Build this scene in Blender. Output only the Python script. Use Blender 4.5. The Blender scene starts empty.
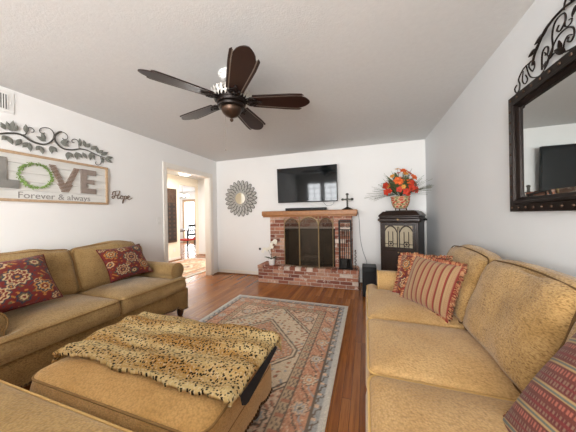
import bpy, bmesh, math, random
import numpy as np
from mathutils import Vector, Matrix, Euler
random.seed(7); np.random.seed(7)
PI = math.pi
C = bpy.context.scene.collection
S = bpy.context.scene

# ---------------------------------------------------------------- camera
cam = bpy.data.cameras.new('camera'); co = bpy.data.objects.new('camera', cam); C.objects.link(co)
cam.sensor_fit = 'HORIZONTAL'; cam.sensor_width = 36.0; cam.lens = 230.0 / 576 * 36
cam.clip_start = 0.02
yaw, roll = math.radians(18.7), math.radians(0.95)
F = Vector((-math.sin(yaw), math.cos(yaw), 0)); Rt = Vector((math.cos(yaw), math.sin(yaw), 0)); U = Vector((0, 0, 1))
r2 = math.cos(roll) * Rt - math.sin(roll) * U
u2 = math.sin(roll) * Rt + math.cos(roll) * U
M = Matrix((r2, u2, -F)).transposed().to_4x4(); M.translation = Vector((0, 0, 1.23))
co.matrix_world = M
cam.shift_y = -0.6 / 576
S.camera = co

# ---------------------------------------------------------------- world, lights, exposure
w = bpy.data.worlds.new('sky'); S.world = w; w.use_nodes = True
bg = w.node_tree.nodes['Background']; bg.inputs[0].default_value = (0.88, 0.94, 1.0, 1); bg.inputs[1].default_value = 3.0
S.view_settings.view_transform = 'Standard'; S.view_settings.look = 'None'
S.view_settings.gamma = 1.0; S.view_settings.use_curve_mapping = False
S.view_settings.exposure = 0.38

def area(name, loc, aim, sx, sy, power, col=(1, 1, 1), spread=PI):
    l = bpy.data.lights.new(name, 'AREA'); l.shape = 'RECTANGLE'; l.size = sx; l.size_y = sy
    l.energy = power; l.color = col; l.spread = spread
    o = bpy.data.objects.new(name, l); C.objects.link(o); o.location = loc
    o.rotation_euler = (Vector(aim) - Vector(loc)).to_track_quat('-Z', 'Y').to_euler()
    return o
# daylight and added fill through the openings of the wall behind the camera, each light standing outside its opening
area('daylight_window_west', (-1.9, -2.62, 1.45), (-1.9, 0, 1.45), 1.7, 1.3, 160, (0.96, 0.98, 1.0))
area('added_fill_light_east', (-0.1, -2.62, 1.3), (-0.1, 0, 1.3), 1.9, 2.1, 225, (1.0, 0.985, 0.96))  # added fill light outside an invented window, out of view
# daylight from the dining room's glass door and the hall
area('daylight_dining', (-8.1, 9.3, 1.2), (-7.2, 6, 1.1), 1.2, 2.0, 85, (1, 0.98, 0.95))
area('daylight_dining_side', (-9.3, 6.6, 1.4), (-6, 6.4, 0.9), 2.4, 1.6, 95, (1, 0.99, 0.97))
area('hall_ceiling_glow', (-4.2, 4.3, 2.36), (-4.2, 4.3, 0), 1.0, 1.6, 60, (1, 0.97, 0.92))

# ---------------------------------------------------------------- materials
def lin(h):
    if isinstance(h, str):
        h = h.lstrip('#'); h = [int(h[i:i+2], 16) / 255 for i in (0, 2, 4)]
    return tuple(c / 12.92 if c <= 0.04045 else ((c + 0.055) / 1.055) ** 2.4 for c in h)
class NT:
    def __init__(s, name):
        s.m = bpy.data.materials.new(name); s.m.use_nodes = True
        s.t = s.m.node_tree; s.n = s.t.nodes; s.b = s.n['Principled BSDF']; s.out = s.n['Material Output']
    def node(s, ty, ins=None, **at):
        n = s.n.new(ty)
        for k, v in at.items(): setattr(n, k, v)
        for k, v in (ins or {}).items():
            if hasattr(v, 'is_output'): s.t.links.new(v, n.inputs[k])
            else: n.inputs[k].default_value = v
        return n
    def link(s, a, b): s.t.links.new(a, b)
    def coord(s, scale=(1, 1, 1), kind='Object', rot=(0, 0, 0), loc=(0, 0, 0)):
        tc = s.node('ShaderNodeTexCoord')
        return s.node('ShaderNodeMapping', {'Vector': tc.outputs[kind], 'Scale': scale, 'Rotation': rot, 'Location': loc}).outputs[0]
    def ramp(s, fac, stops, interp='LINEAR'):
        r = s.node('ShaderNodeValToRGB', {'Fac': fac}); r.color_ramp.interpolation = interp
        e = r.color_ramp.elements
        while len(e) < len(stops): e.new(0.5)
        for i, (p, c) in enumerate(stops): e[i].position = p; e[i].color = (*c, 1) if len(c) == 3 else c
        return r.outputs[0]
    def mix(s, a, b, fac, mode='MIX'):
        n = s.node('ShaderNodeMix', data_type='RGBA', blend_type=mode)
        for i, v in ((0, fac), (6, a), (7, b)):
            if hasattr(v, 'is_output'): s.link(v, n.inputs[i])
            else: n.inputs[i].default_value = v if i == 0 else (*v, 1)[:4]
        return n.outputs[2]
    def noise(s, vec, scale, detail=3, rough=0.5):
        return s.node('ShaderNodeTexNoise', {'Vector': vec, 'Scale': scale, 'Detail': detail, 'Roughness': rough}).outputs[0]
    def voro(s, vec, scale, feature='F1'):
        return s.node('ShaderNodeTexVoronoi', {'Vector': vec, 'Scale': scale}, feature=feature).outputs['Distance']
    def bump(s, h, strength=0.3, dist=0.005):
        b = s.node('ShaderNodeBump', {'Height': h, 'Strength': strength, 'Distance': dist})
        s.link(b.outputs[0], s.b.inputs['Normal'])
    def base(s, c):
        if hasattr(c, 'is_output'): s.link(c, s.b.inputs['Base Color'])
        else: s.b.inputs['Base Color'].default_value = (*c, 1)
    def set(s, **k):
        for a, v in k.items(): s.b.inputs[a.replace('_', ' ')].default_value = v
def plain(name, c, rough=0.5, metal=0.0, var=0.12, scale=25, bump=0.0, bscale=200, spec=0.5):
    t = NT(name); v = t.coord(); c = lin(c)
    n = t.noise(v, scale)
    t.base(t.mix(tuple(x * (1 - var) for x in c), tuple(min(1, x * (1 + var)) for x in c), n))
    t.set(Roughness=rough, Metallic=metal, Specular_IOR_Level=spec)
    if bump: t.bump(t.noise(v, bscale), bump, 0.003)
    return t.m
def attr(name, rough=0.9, bump=0.3, bscale=260, sheen=0.0, var=0.15):
    t = NT(name); a = t.node('ShaderNodeAttribute', attribute_name='Col'); v = t.coord()
    n = t.noise(v, 180)
    t.base(t.mix(a.outputs[0], t.mix(a.outputs[0], (0.35, 0.35, 0.35), 1.0, 'MULTIPLY'), t.ramp(n, [(0.45, (0, 0, 0)), (0.9, (var * 2,) * 3)])))
    t.set(Roughness=rough, Specular_IOR_Level=0.3); t.b.inputs['Sheen Weight'].default_value = sheen
    if bump: t.bump(t.noise(v, bscale), bump, 0.003)
    return t.m
def chenille(name, c1, c2, c3, nap=0.5, dash=0.5, loc=(0, 0, 0)):
    t = NT(name); v = t.coord(loc=loc)
    big = t.noise(v, 5.5, 3)
    wv = t.voro(t.coord(scale=(1, 1, 1.7), loc=loc), 105)
    ds = t.noise(t.coord(scale=(1.0, 1.0, 2.6), loc=loc), 85, 2)
    c = t.mix(lin(c1), lin(c2), t.ramp(big, [(0.38, (0, 0, 0)), (0.66, (nap,) * 3)]))
    c = t.mix(c, lin(c3), t.ramp(ds, [(0.53, (0, 0, 0)), (0.68, (dash,) * 3)]))
    c = t.mix(c, lin(c3), t.ramp(wv, [(0.35, (0, 0, 0)), (0.9, (0.45,) * 3)]))
    t.base(c); t.set(Roughness=0.88, Specular_IOR_Level=0.25)
    t.b.inputs['Sheen Weight'].default_value = 0.25; t.b.inputs['Sheen Roughness'].default_value = 0.4
    t.bump(wv, 0.55, -0.004)
    return t.m
MT = {}
# walls and ceiling
t = NT('wall_white'); v = t.coord(); t.base(t.mix(lin('#eae9e7'), lin('#f0efed'), t.noise(v, 2))); t.set(Roughness=0.75, Specular_IOR_Level=0.25); t.bump(t.noise(v, 60, 4), 0.06, 0.004); MT['wall'] = t.m
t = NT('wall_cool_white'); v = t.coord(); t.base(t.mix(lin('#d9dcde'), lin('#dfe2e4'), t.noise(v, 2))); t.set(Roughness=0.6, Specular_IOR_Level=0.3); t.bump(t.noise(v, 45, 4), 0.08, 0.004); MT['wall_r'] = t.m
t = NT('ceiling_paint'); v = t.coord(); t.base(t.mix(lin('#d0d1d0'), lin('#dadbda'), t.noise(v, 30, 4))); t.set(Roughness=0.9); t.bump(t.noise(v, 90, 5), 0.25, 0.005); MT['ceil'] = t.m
MT['cream_wall'] = plain('cream_wall_paint', '#f3e8d4', 0.8, var=0.02)
MT['trim'] = plain('trim_paint', '#eee9e0', 0.4, var=0.02)
MT['trim_cream'] = plain('cream_trim_paint', '#efe9df', 0.45, var=0.03)
MT['shoe'] = plain('brown_shoe_moulding', '#8a5a3a', 0.4)
# hardwood strip floor
t = NT('hardwood_strips'); v = t.coord(rot=(0, 0, PI / 2))
br = t.node('ShaderNodeTexBrick', {'Vector': v, 'Color1': (0, 0, 0, 1), 'Color2': (1, 1, 1, 1), 'Mortar': (0.5, 0.5, 0.5, 1), 'Scale': 1.0,
    'Mortar Size': 0.0011, 'Mortar Smooth': 0.3, 'Bias': 0.0, 'Brick Width': 1.15, 'Row Height': 0.057}, offset=0.37, offset_frequency=3)
g = t.noise(t.coord(scale=(38, 1.6, 1)), 1.4, 6, 0.65)
g2 = t.noise(t.coord(scale=(160, 5, 1)), 1.0, 3)
c = t.ramp(br.outputs['Color'], [(0, lin('#82491a')), (0.35, lin('#a36329')), (0.7, lin('#935520')), (1, lin('#b67637'))])
c = t.mix(c, lin('#5e2f16'), t.ramp(g, [(0.42, (0, 0, 0)), (0.72, (0.7,) * 3)]))
c = t.mix(c, lin('#52290f'), t.ramp(g2, [(0.5, (0, 0, 0)), (0.8, (0.4,) * 3)]))
c = t.mix(c, lin('#2c150a'), br.outputs['Fac']); t.base(c)
t.set(Roughness=0.26, Specular_IOR_Level=0.42); t.b.inputs['Coat Weight'].default_value = 0.12; t.b.inputs['Coat Roughness'].default_value = 0.12
t.bump(t.mix((1, 1, 1), (0, 0, 0), br.outputs['Fac']), 0.35, 0.002); MT['floor'] = t.m
# upholstery
MT['sofa_gold'] = chenille('golden_chenille', '#c4a06d', '#b28b55', '#8a683c', 0.6, 0.4)
MT['ottoman_gold'] = chenille('ottoman_chenille', '#cfa468', '#bb8f50', '#93703f', 0.6, 0.35)
MT['sofa_back'] = chenille('mottled_chenille', '#bb9864', '#977645', '#644722', 0.8, 0.7)
MT['sofa_tan'] = chenille('tan_chenille', '#b29261', '#94764a', '#66502f', 0.7, 0.45)
MT['chair_gold'] = chenille('armchair_chenille', '#c3a067', '#ab8a54', '#806337', 0.5, 0.3)
MT['sofa_base'] = chenille('dark_tan_chenille', '#a78552', '#84663a', '#573f22', 0.7, 0.6)
MT['pipe'] = plain('brown_piping', '#8d6a3b', 0.8)
MT['pipe_gold'] = plain('golden_piping', '#d0aa69', 0.8)
MT['pipe_dark'] = plain('dark_piping', '#60441f', 0.8)
MT['nail'] = plain('antique_nailheads', '#5d4632', 0.3, 0.9)
MT['wood_dark'] = plain('dark_turned_wood', '#3a2114', 0.35)
# leopard fur
t = NT('leopard_fur'); uv = t.coord(kind='UV')
warp = t.node('ShaderNodeVectorMath', {0: t.node('ShaderNodeTexNoise', {'Vector': uv, 'Scale': 30.0, 'Detail': 2.0}).outputs['Color'], 'Scale': 0.02}, operation='SCALE').outputs[0]
uvw = t.node('ShaderNodeVectorMath', {0: uv, 1: warp}, operation='ADD').outputs[0]
d = t.voro(uvw, 66)
band = t.noise(t.coord(kind='UV', scale=(1.2, 7, 1)), 1.3, 2)
c = t.mix(lin('#d8bd84'), lin('#b07f38'), t.ramp(band, [(0.4, (0, 0, 0)), (0.62, (0.95,) * 3)]))
c = t.mix(c, lin('#f5ecd2'), t.ramp(t.noise(uv, 90, 4), [(0.5, (0, 0, 0)), (0.75, (0.6,) * 3)]))
spot = t.ramp(d, [(0.30, (1, 1, 1)), (0.44, (0, 0, 0))])
keep = t.ramp(t.noise(uv, 22, 2), [(0.30, (0.7,) * 3), (0.50, (1, 1, 1))])
c = t.mix(c, lin('#1f150b'), t.mix(spot, keep, 1.0, 'MULTIPLY'))
t.base(c); t.set(Roughness=0.95, Specular_IOR_Level=0.15); t.bump(t.noise(uv, 320, 4), 0.8, 0.008); MT['leopard'] = t.m
MT['black_fabric'] = plain('black_lining_fabric', '#141214', 0.8)
MT['rug'] = attr('woven_rug_pile', 0.95, 0.5, 400, 0.1, 0.35)
MT['tapestry'] = attr('tapestry_fabric', 0.9, 0.4, 350, 0.15)
MT['fringe'] = attr('fringe_yarn', 0.9, 0.3, 300)
# brick
t = NT('old_painted_brick'); a = t.node('ShaderNodeAttribute', attribute_name='Col'); v = t.coord()
n = t.noise(v, 28, 5, 0.65); c = t.mix(a.outputs[0], lin('#71402a'), t.ramp(n, [(0.45, (0, 0, 0)), (0.75, (0.5,) * 3)]))
c = t.mix(c, lin('#e6d9cb'), t.ramp(t.noise(t.coord(loc=(3, 1, 2)), 13, 5, 0.7), [(0.58, (0, 0, 0)), (0.66, (0.8,) * 3)]))
t.base(c); t.set(Roughness=0.9); t.bump(n, 0.6, 0.008); MT['brick'] = t.m
MT['mortar'] = plain('grey_mortar', '#c0b1a4', 0.95, var=0.25, scale=40, bump=0.5)
t = NT('sooty_firebrick'); v = t.coord(); t.base(t.mix(lin('#1a1512'), lin('#4a3b31'), t.ramp(t.noise(v, 6, 5), [(0.4, (0, 0, 0)), (0.7, (1, 1, 1))]))); t.set(Roughness=0.95); MT['soot'] = t.m
MT['mantel'] = plain('oak_mantel_wood', '#9f6a3a', 0.45, var=0.3, scale=18)
MT['brass'] = plain('antique_brass', '#a38d68', 0.4, 0.7, var=0.2)
t = NT('wire_mesh'); tr = t.node('ShaderNodeBsdfTransparent'); mx = t.node('ShaderNodeMixShader', {0: 0.32})
t.base(lin('#453a2c')); t.set(Roughness=0.5, Metallic=0.6)
t.link(tr.outputs[0], mx.inputs[1]); t.link(t.b.outputs[0], mx.inputs[2]); t.link(mx.outputs[0], t.out.inputs[0]); MT['mesh'] = t.m
MT['black_metal'] = plain('black_iron', '#17130f', 0.45, 0.6)
MT['black_plastic'] = plain('black_plastic', '#0c0c0d', 0.45, var=0.05, spec=0.25)
t = NT('tv_screen'); t.base((0.004, 0.006, 0.007)); t.set(Roughness=0.06, Specular_IOR_Level=0.32); MT['screen'] = t.m
t = NT('mirror_glass'); t.base((0.74, 0.78, 0.77)); t.set(Roughness=0.015, Metallic=1.0); MT['mirror'] = t.m
MT['bronze'] = plain('oil_rubbed_bronze', '#1c120d', 0.4, 0.55, var=0.35)
MT['bronze_lt'] = plain('rubbed_bronze_bowl', '#4a382c', 0.35, 0.7, var=0.3)
MT['silver_old'] = plain('antique_silver', '#a3a09a', 0.42, 0.55, var=0.45, scale=60)
MT['pewter'] = plain('antique_pewter_petals', '#b3b1ab', 0.5, 0.15, var=0.45, scale=90)
MT['silver_lt'] = plain('bright_antique_silver', '#c9c6bf', 0.4, 0.4, var=0.3, scale=80)
MT['pewter_dark'] = plain('dark_pewter_rims', '#45443f', 0.6, 0.2)
MT['cross_metal'] = plain('dark_patinated_cross', '#45433c', 0.45, 0.5, var=0.5, scale=60)
t = NT('dark_mahogany'); v = t.coord(scale=(3, 30, 30)); t.base(t.mix(lin('#170b08'), lin('#2c140d'), t.noise(v, 2, 4))); t.set(Roughness=0.36, Specular_IOR_Level=0.4); MT['blade'] = t.m
MT['bead'] = plain('pewter_inlay', '#8d857b', 0.3, 0.5)
t = NT('walnut_cabinet'); v = t.coord(scale=(30, 30, 3)); t.base(t.mix(lin('#1b100b'), lin('#2e1d14'), t.noise(v, 2, 4))); t.set(Roughness=0.3); MT['walnut'] = t.m
MT['grille_cloth'] = plain('cream_grille_cloth', '#aba089', 0.9, bump=0.4, bscale=400)
MT['white_gloss'] = plain('white_glazed_ceramic', '#f0efec', 0.2, var=0.02)
MT['white_plastic'] = plain('white_plastic', '#e8e7e4', 0.4, var=0.02)
MT['grey_dark'] = plain('vent_shadow_grey', '#5f5d5a', 0.8)
MT['green_grey'] = plain('patinated_metal_leaf', '#7d7f78', 0.55, 0.2, var=0.35, scale=60)
MT['iron_stem'] = plain('patinated_iron_stem', '#4d4b45', 0.5, 0.3, var=0.2)
MT['leaf'] = plain('dark_green_leaf', '#2f3d23', 0.45, var=0.3)
MT['grass'] = plain('sage_green_sprig', '#5f6a45', 0.6, var=0.3)
MT['wreath'] = plain('boxwood_green', '#7d9a52', 0.6, var=0.4, scale=60)
MT['petal_or'] = plain('orange_petal', '#dd6426', 0.6, var=0.25, scale=30)
MT['petal_rd'] = plain('red_orange_petal', '#c53a20', 0.6, var=0.25, scale=30)
MT['petal_ye'] = plain('golden_petal', '#dd9a40', 0.6, var=0.2, scale=30)
MT['petal_wh'] = plain('white_petal', '#efeadb', 0.5, var=0.03)
MT['oak_frame'] = plain('pale_oak_frame', '#b69a7b', 0.6, var=0.3, scale=40)
t = NT('whitewashed_planks'); v = t.coord(scale=(2, 30, 30)); t.base(t.mix(lin('#c9c7c1'), lin('#e3e2de'), t.noise(v, 1.5, 4))); t.set(Roughness=0.8); MT['plank'] = t.m
MT['zinc'] = plain('galvanised_zinc_letter', '#86847f', 0.6, 0.15, var=0.4, scale=14)
MT['rust_slat'] = plain('weathered_slat_wood', '#8a7160', 0.7, var=0.4, scale=50)
MT['taupe'] = plain('taupe_wood_letter', '#8e8178', 0.7, var=0.2, scale=30)
MT['ink'] = plain('grey_painted_script', '#8f8c88', 0.8)
MT['brown_script'] = plain('brown_metal_script', '#6f5846', 0.6, 0.2)
MT['red_fabric'] = plain('red_seat_fabric', '#c2342c', 0.8)
MT['chair_black'] = plain('black_painted_wood', '#2a2420', 0.4)
MT['carved'] = plain('carved_dark_panel', '#4a3426', 0.6, var=0.6, scale=30, bump=0.6, bscale=60)
MT['carved_dark'] = plain('carved_black_panel', '#251c17', 0.6, var=0.6, scale=40, bump=0.6, bscale=60)
MT['cable'] = plain('grey_cable', '#8f9093', 0.5)
t = NT('window_glass'); tr = t.node('ShaderNodeBsdfTransparent'); gl = t.node('ShaderNodeBsdfGlossy', {'Roughness': 0.02}); mx = t.node('ShaderNodeMixShader', {0: 0.06})
t.link(tr.outputs[0], mx.inputs[1]); t.link(gl.outputs[0], mx.inputs[2]); t.link(mx.outputs[0], t.out.inputs[0]); MT['glass'] = t.m
t = NT('lamp_glass'); t.base((0.9, 0.88, 0.8)); t.b.inputs['Emission Color'].default_value = (1, 0.93, 0.8, 1); t.b.inputs['Emission Strength'].default_value = 6; MT['glow'] = t.m

# ---------------------------------------------------------------- mesh building helpers
class MB:
    def __init__(s): s.v = []; s.f = []; s.c = []; s.uv = None
    def add(s, vs, fs, col=None, m=None):
        o = len(s.v)
        if m is not None: vs = [tuple(m @ Vector(p)) for p in vs]
        s.v += [tuple(p) for p in vs]; s.f += [tuple(i + o for i in f) for f in fs]
        s.c += list(col) if isinstance(col, (list, np.ndarray)) else [col or (1, 1, 1)] * len(vs)
        return s
    def box(s, x0, x1, y0, y1, z0, z1, col=None, m=None):
        vs = [(x, y, z) for z in (z0, z1) for y in (y0, y1) for x in (x0, x1)]
        return s.add(vs, [(0, 2, 3, 1), (4, 5, 7, 6), (0, 1, 5, 4), (2, 6, 7, 3), (0, 4, 6, 2), (1, 3, 7, 5)], col, m)
    def tube(s, pts, r, seg=6, closed=False, col=None, m=None, caps=True):
        pts = [Vector(p) for p in pts]; n = len(pts)
        rs = list(r) if hasattr(r, '__len__') else [r] * n
        vs = []; nrm = None
        for i, p in enumerate(pts):
            a = pts[i - 1] if (i or closed) else p; b = pts[(i + 1) % n] if (i < n - 1 or closed) else p
            t_ = (b - a).normalized() if (b - a).length > 1e-9 else Vector((0, 0, 1))
            if nrm is None:
                nrm = t_.orthogonal().normalized()
            nrm = (nrm - t_ * nrm.dot(t_)); nrm = nrm.normalized() if nrm.length > 1e-6 else t_.orthogonal().normalized()
            bn = t_.cross(nrm)
            for k in range(seg):
                an = 2 * PI * k / seg; vs.append(p + rs[i] * (math.cos(an) * nrm + math.sin(an) * bn))
        fs = []
        for i in range(n if closed else n - 1):
            j = (i + 1) % n
            for k in range(seg):
                l = (k + 1) % seg; fs.append((i * seg + k, i * seg + l, j * seg + l, j * seg + k))
        if not closed and caps: fs += [tuple(range(seg))[::-1], tuple((n - 1) * seg + k for k in range(seg))]
        return s.add(vs, fs, col, m)
    def lathe(s, prof, seg=24, col=None, m=None, capb=True, capt=True):
        vs = [(r * math.cos(2 * PI * k / seg), r * math.sin(2 * PI * k / seg), z) for r, z in prof for k in range(seg)]
        fs = [(i * seg + k, i * seg + (k + 1) % seg, (i + 1) * seg + (k + 1) % seg, (i + 1) * seg + k) for i in range(len(prof) - 1) for k in range(seg)]
        if capb: fs.append(tuple(range(seg))[::-1])
        if capt: fs.append(tuple((len(prof) - 1) * seg + k for k in range(seg)))
        return s.add(vs, fs, col, m)
    def ball(s, c, r, seg=10, rings=6, col=None, m=None):
        rr = r if hasattr(r, '__len__') else (r, r, r); vs = [(c[0], c[1], c[2] - rr[2])]
        for i in range(1, rings):
            a = -PI / 2 + PI * i / rings
            vs += [(c[0] + rr[0] * math.cos(a) * math.cos(2 * PI * k / seg), c[1] + rr[1] * math.cos(a) * math.sin(2 * PI * k / seg), c[2] + rr[2] * math.sin(a)) for k in range(seg)]
        vs.append((c[0], c[1], c[2] + rr[2])); n = len(vs) - 1
        fs = [(0, 1 + (k + 1) % seg, 1 + k) for k in range(seg)] + [(n, n - seg + k, n - seg + (k + 1) % seg) for k in range(seg)]
        fs += [(1 + i * seg + k, 1 + i * seg + (k + 1) % seg, 1 + (i + 1) * seg + (k + 1) % seg, 1 + (i + 1) * seg + k) for i in range(rings - 2) for k in range(seg)]
        return s.add(vs, fs, col, m)
    def prism(s, poly, d0, d1, axis='y', col=None, m=None):
        # polygon in (a, b), extruded along axis
        f = {'y': lambda a, b, d: (a, d, b), 'x': lambda a, b, d: (d, a, b), 'z': lambda a, b, d: (a, b, d)}[axis]
        n = len(poly); vs = [f(a, b, d0) for a, b in poly] + [f(a, b, d1) for a, b in poly]
        fs = [tuple(range(n)), tuple(range(2 * n - 1, n - 1, -1))] + [(i, (i + 1) % n + 0, (i + 1) % n + n, i + n) for i in range(n)]
        return s.add(vs, fs, col, m)
    def leaf(s, a, b, w, up=(0, -1, 0), curl=0.0, th=0.002, n=6, col=None, fold=0.25, pw=0.8, m=None):
        a = Vector(a); b = Vector(b); L = (b - a).length; d = (b - a) / L; up = Vector(up)
        up = up - d * up.dot(d); up = up.normalized() if up.length > 1e-5 else d.orthogonal().normalized(); sd = d.cross(up)
        vs = []
        for i in range(n + 1):
            t_ = i / n; hw = w / 2 * (math.sin(PI * min(0.985, max(0.02, t_ ** 0.85))) ** pw) + 0.0003
            p = a + d * L * t_ + up * (curl * L * (t_ ** 2))
            vs += [p - sd * hw, p + up * (hw * fold + th / 2), p + sd * hw, p + up * (hw * fold - th)]
        fs = [(i * 4 + k, i * 4 + (k + 1) % 4, i * 4 + 4 + (k + 1) % 4, i * 4 + 4 + k) for i in range(n) for k in range(4)]
        fs += [(3, 2, 1, 0), tuple(n * 4 + k for k in range(4))]
        return s.add(vs, fs, col, m)
    def build(s, name, mat, parent=None, smooth=35, bevel=0.0, bseg=2, loc=None, rot=None, subd=0):
        me = bpy.data.meshes.new(name); me.from_pydata(s.v, [], s.f); me.validate()
        if any(c != (1, 1, 1) for c in s.c[:1] + s.c[-1:]) or len(set(map(tuple, s.c[:50]))) > 1:
            ca = me.color_attributes.new('Col', 'FLOAT_COLOR', 'POINT')
            if len(me.vertices) == len(s.c):
                ca.data.foreach_set('color', np.hstack([np.array(s.c, dtype=float)[:, :3], np.ones((len(s.c), 1))]).ravel())
        if s.uv is not None:
            ul = me.uv_layers.new(name='UVMap'); vi = np.zeros(len(me.loops), dtype=int); me.loops.foreach_get('vertex_index', vi)
            ul.data.foreach_set('uv', np.array(s.uv)[vi].ravel())
        bm = bmesh.new(); bm.from_mesh(me); bmesh.ops.recalc_face_normals(bm, faces=bm.faces); bm.to_mesh(me); bm.free()
        if smooth: me.polygons.foreach_set('use_smooth', [True] * len(me.polygons)); me.set_sharp_from_angle(angle=math.radians(smooth))
        me.materials.append(MT[mat] if isinstance(mat, str) else mat)
        o = bpy.data.objects.new(name, me); C.objects.link(o)
        if parent: o.parent = parent
        if loc: o.location = loc
        if rot: o.rotation_euler = rot
        if bevel:
            b = o.modifiers.new('bevel', 'BEVEL'); b.width = bevel; b.segments = bseg; b.limit_method = 'ANGLE'; b.angle_limit = math.radians(40)
            b.harden_normals = False
        if subd: q = o.modifiers.new('sub', 'SUBSURF'); q.levels = subd; q.render_levels = subd
        return o
def tag(o, label=None, cat=None, group=None, kind=None):
    if label: o['label'] = label
    if cat: o['category'] = cat
    if group: o['group'] = group
    if kind: o['kind'] = kind
    return o
def empty(name, label, cat, loc=(0, 0, 0), rz=0.0, rot=None, group=None):
    o = bpy.data.objects.new(name, None); C.objects.link(o); o.empty_display_size = 0.1
    o.location = loc; o.rotation_euler = rot or (0, 0, rz); return tag(o, label, cat, group)
def struct(o): o['kind'] = 'structure'; return o
def copy_tree(o, parent=None):
    c = o.copy(); C.objects.link(c)
    if parent: c.parent = parent
    for ch in [x for x in bpy.data.objects if x.parent == o and x != c]: copy_tree(ch, c)
    return c
def spiral(cx, cz, r0, r1, a0, a1, n=14, y=0.0):
    out = []
    for i in range(n + 1):
        t_ = i / n; r = r0 + (r1 - r0) * t_; a = a0 + (a1 - a0) * t_
        out.append((cx + r * math.cos(a), y, cz + r * math.sin(a)))
    return out
def smoothpts(p, k=3):
    # Catmull-Rom
    p = [Vector(q) for q in p]; out = []
    for i in range(len(p) - 1):
        a = p[max(0, i - 1)]; b = p[i]; c_ = p[i + 1]; d_ = p[min(len(p) - 1, i + 2)]
        for j in range(k):
            t_ = j / k
            out.append(0.5 * ((2 * b) + (c_ - a) * t_ + (2 * a - 5 * b + 4 * c_ - d_) * t_ * t_ + (3 * b - a - 3 * c_ + d_) * t_ ** 3))
    return out + [p[-1]]

# ================================================================= ROOM
XL, XR, YB, YF, H = -3.10, 0.94, 4.30, -2.30, 2.44
TK = 0.12
m = MB(); m.box(-9.2, 1.1, -2.5, 9.1, -0.1, 0.0); struct(m.build('floor', 'floor', smooth=0))
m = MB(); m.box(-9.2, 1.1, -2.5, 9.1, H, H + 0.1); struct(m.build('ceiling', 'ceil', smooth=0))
DY0, DY1, DZ = 2.945, 4.06, 2.06
m = MB(); m.box(XL - TK, XL, YF, DY0, 0, H); m.box(XL - TK, XL, DY1, 6.2, 0, H); m.box(XL - TK, XL, DY0, DY1, DZ, H); struct(m.build('wall_left', 'wall', smooth=0))
m = MB(); m.box(XL, XR + TK, YB, YB + TK, 0, H); struct(m.build('wall_back', 'wall', smooth=0))
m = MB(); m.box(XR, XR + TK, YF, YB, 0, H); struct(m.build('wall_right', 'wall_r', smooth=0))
# wall behind the camera, a window pair and a wide unseen opening added for fill light
WN = [(-2.6, -1.95, 1.0, 2.0), (-1.82, -1.17, 1.0, 2.0), (-0.95, 0.75, 0.25, 2.15)]
m = MB(); xs = [XL - TK]
for x0, x1, z0, z1 in WN:
    m.box(xs[-1], x0, YF - TK, YF, 0, H); m.box(x0, x1, YF - TK, YF, 0, z0); m.box(x0, x1, YF - TK, YF, z1, H); xs.append(x1)
m.box(xs[-1], XR + TK, YF - TK, YF, 0, H); struct(m.build('wall_front', 'wall', smooth=0))
for i, (x0, x1, z0, z1) in enumerate(WN):
    f = MB(); e = 0.045
    f.box(x0, x1, YF - 0.09, YF - 0.03, z0, z0 + e); f.box(x0, x1, YF - 0.09, YF - 0.03, z1 - e, z1)
    f.box(x0, x0 + e, YF - 0.09, YF - 0.03, z0 + e, z1 - e); f.box(x1 - e, x1, YF - 0.09, YF - 0.03, z0 + e, z1 - e)
    nx = 2 if i < 2 else 3
    for k in range(1, nx): x = x0 + (x1 - x0) * k / nx; f.box(x - .01, x + .01, YF - 0.075, YF - 0.05, z0 + e, z1 - e)
    for k in range(1, 4): z = z0 + (z1 - z0) * k / 4; f.box(x0 + e, x1 - e, YF - 0.073, YF - 0.052, z - .01, z + .01)
    wn = struct(f.build('window_%d' % (i + 1), 'trim', smooth=0))  # the wide one is invented, unseen, to let in fill light
    g = MB(); g.box(x0 + e, x1 - e, YF - 0.066, YF - 0.060, z0 + e, z1 - e); g.build('pane', 'glass', wn, smooth=0)
# hall and dining room beyond the doorway
m = MB(); m.box(-5.2 - TK, -5.2, 1.5, 5.4, 0, H); m.box(-5.2 - TK, -5.2, 5.4, 6.2, 2.2, H); m.box(-5.2 - TK, -5.2, 6.2, 9.0, 0, H)
struct(m.build('wall_hall_west', 'cream_wall', smooth=0))
m = MB(); m.box(-5.2, XL, 6.2, 6.2 + TK, 0, H); struct(m.build('wall_hall_north', 'wall', smooth=0))
m = MB(); m.box(-5.2, XL - TK, 1.5 - TK, 1.5, 0, H); struct(m.build('wall_hall_south', 'cream_wall', smooth=0))
m = MB(); m.box(-9.2, -8.45, 9.0, 9.1, 0, H); m.box(-8.45, -7.65, 9.0, 9.1, 2.08, H); m.box(-7.65, -5.2, 9.0, 9.1, 0, H); struct(m.build('wall_dining_north', 'wall', smooth=0))
m = MB(); m.box(-9.1, -9.0, 3.5, 5.3, 0, H); m.box(-9.1, -9.0, 5.3, 7.9, 0, 0.7); m.box(-9.1, -9.0, 5.3, 7.9, 2.1, H); m.box(-9.1, -9.0, 7.9, 9.0, 0, H); struct(m.build('wall_dining_west', 'wall', smooth=0))
m = MB(); m.box(-9.1, -5.32, 3.4, 3.5, 0, H); struct(m.build('wall_dining_south', 'wall', smooth=0))
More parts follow.
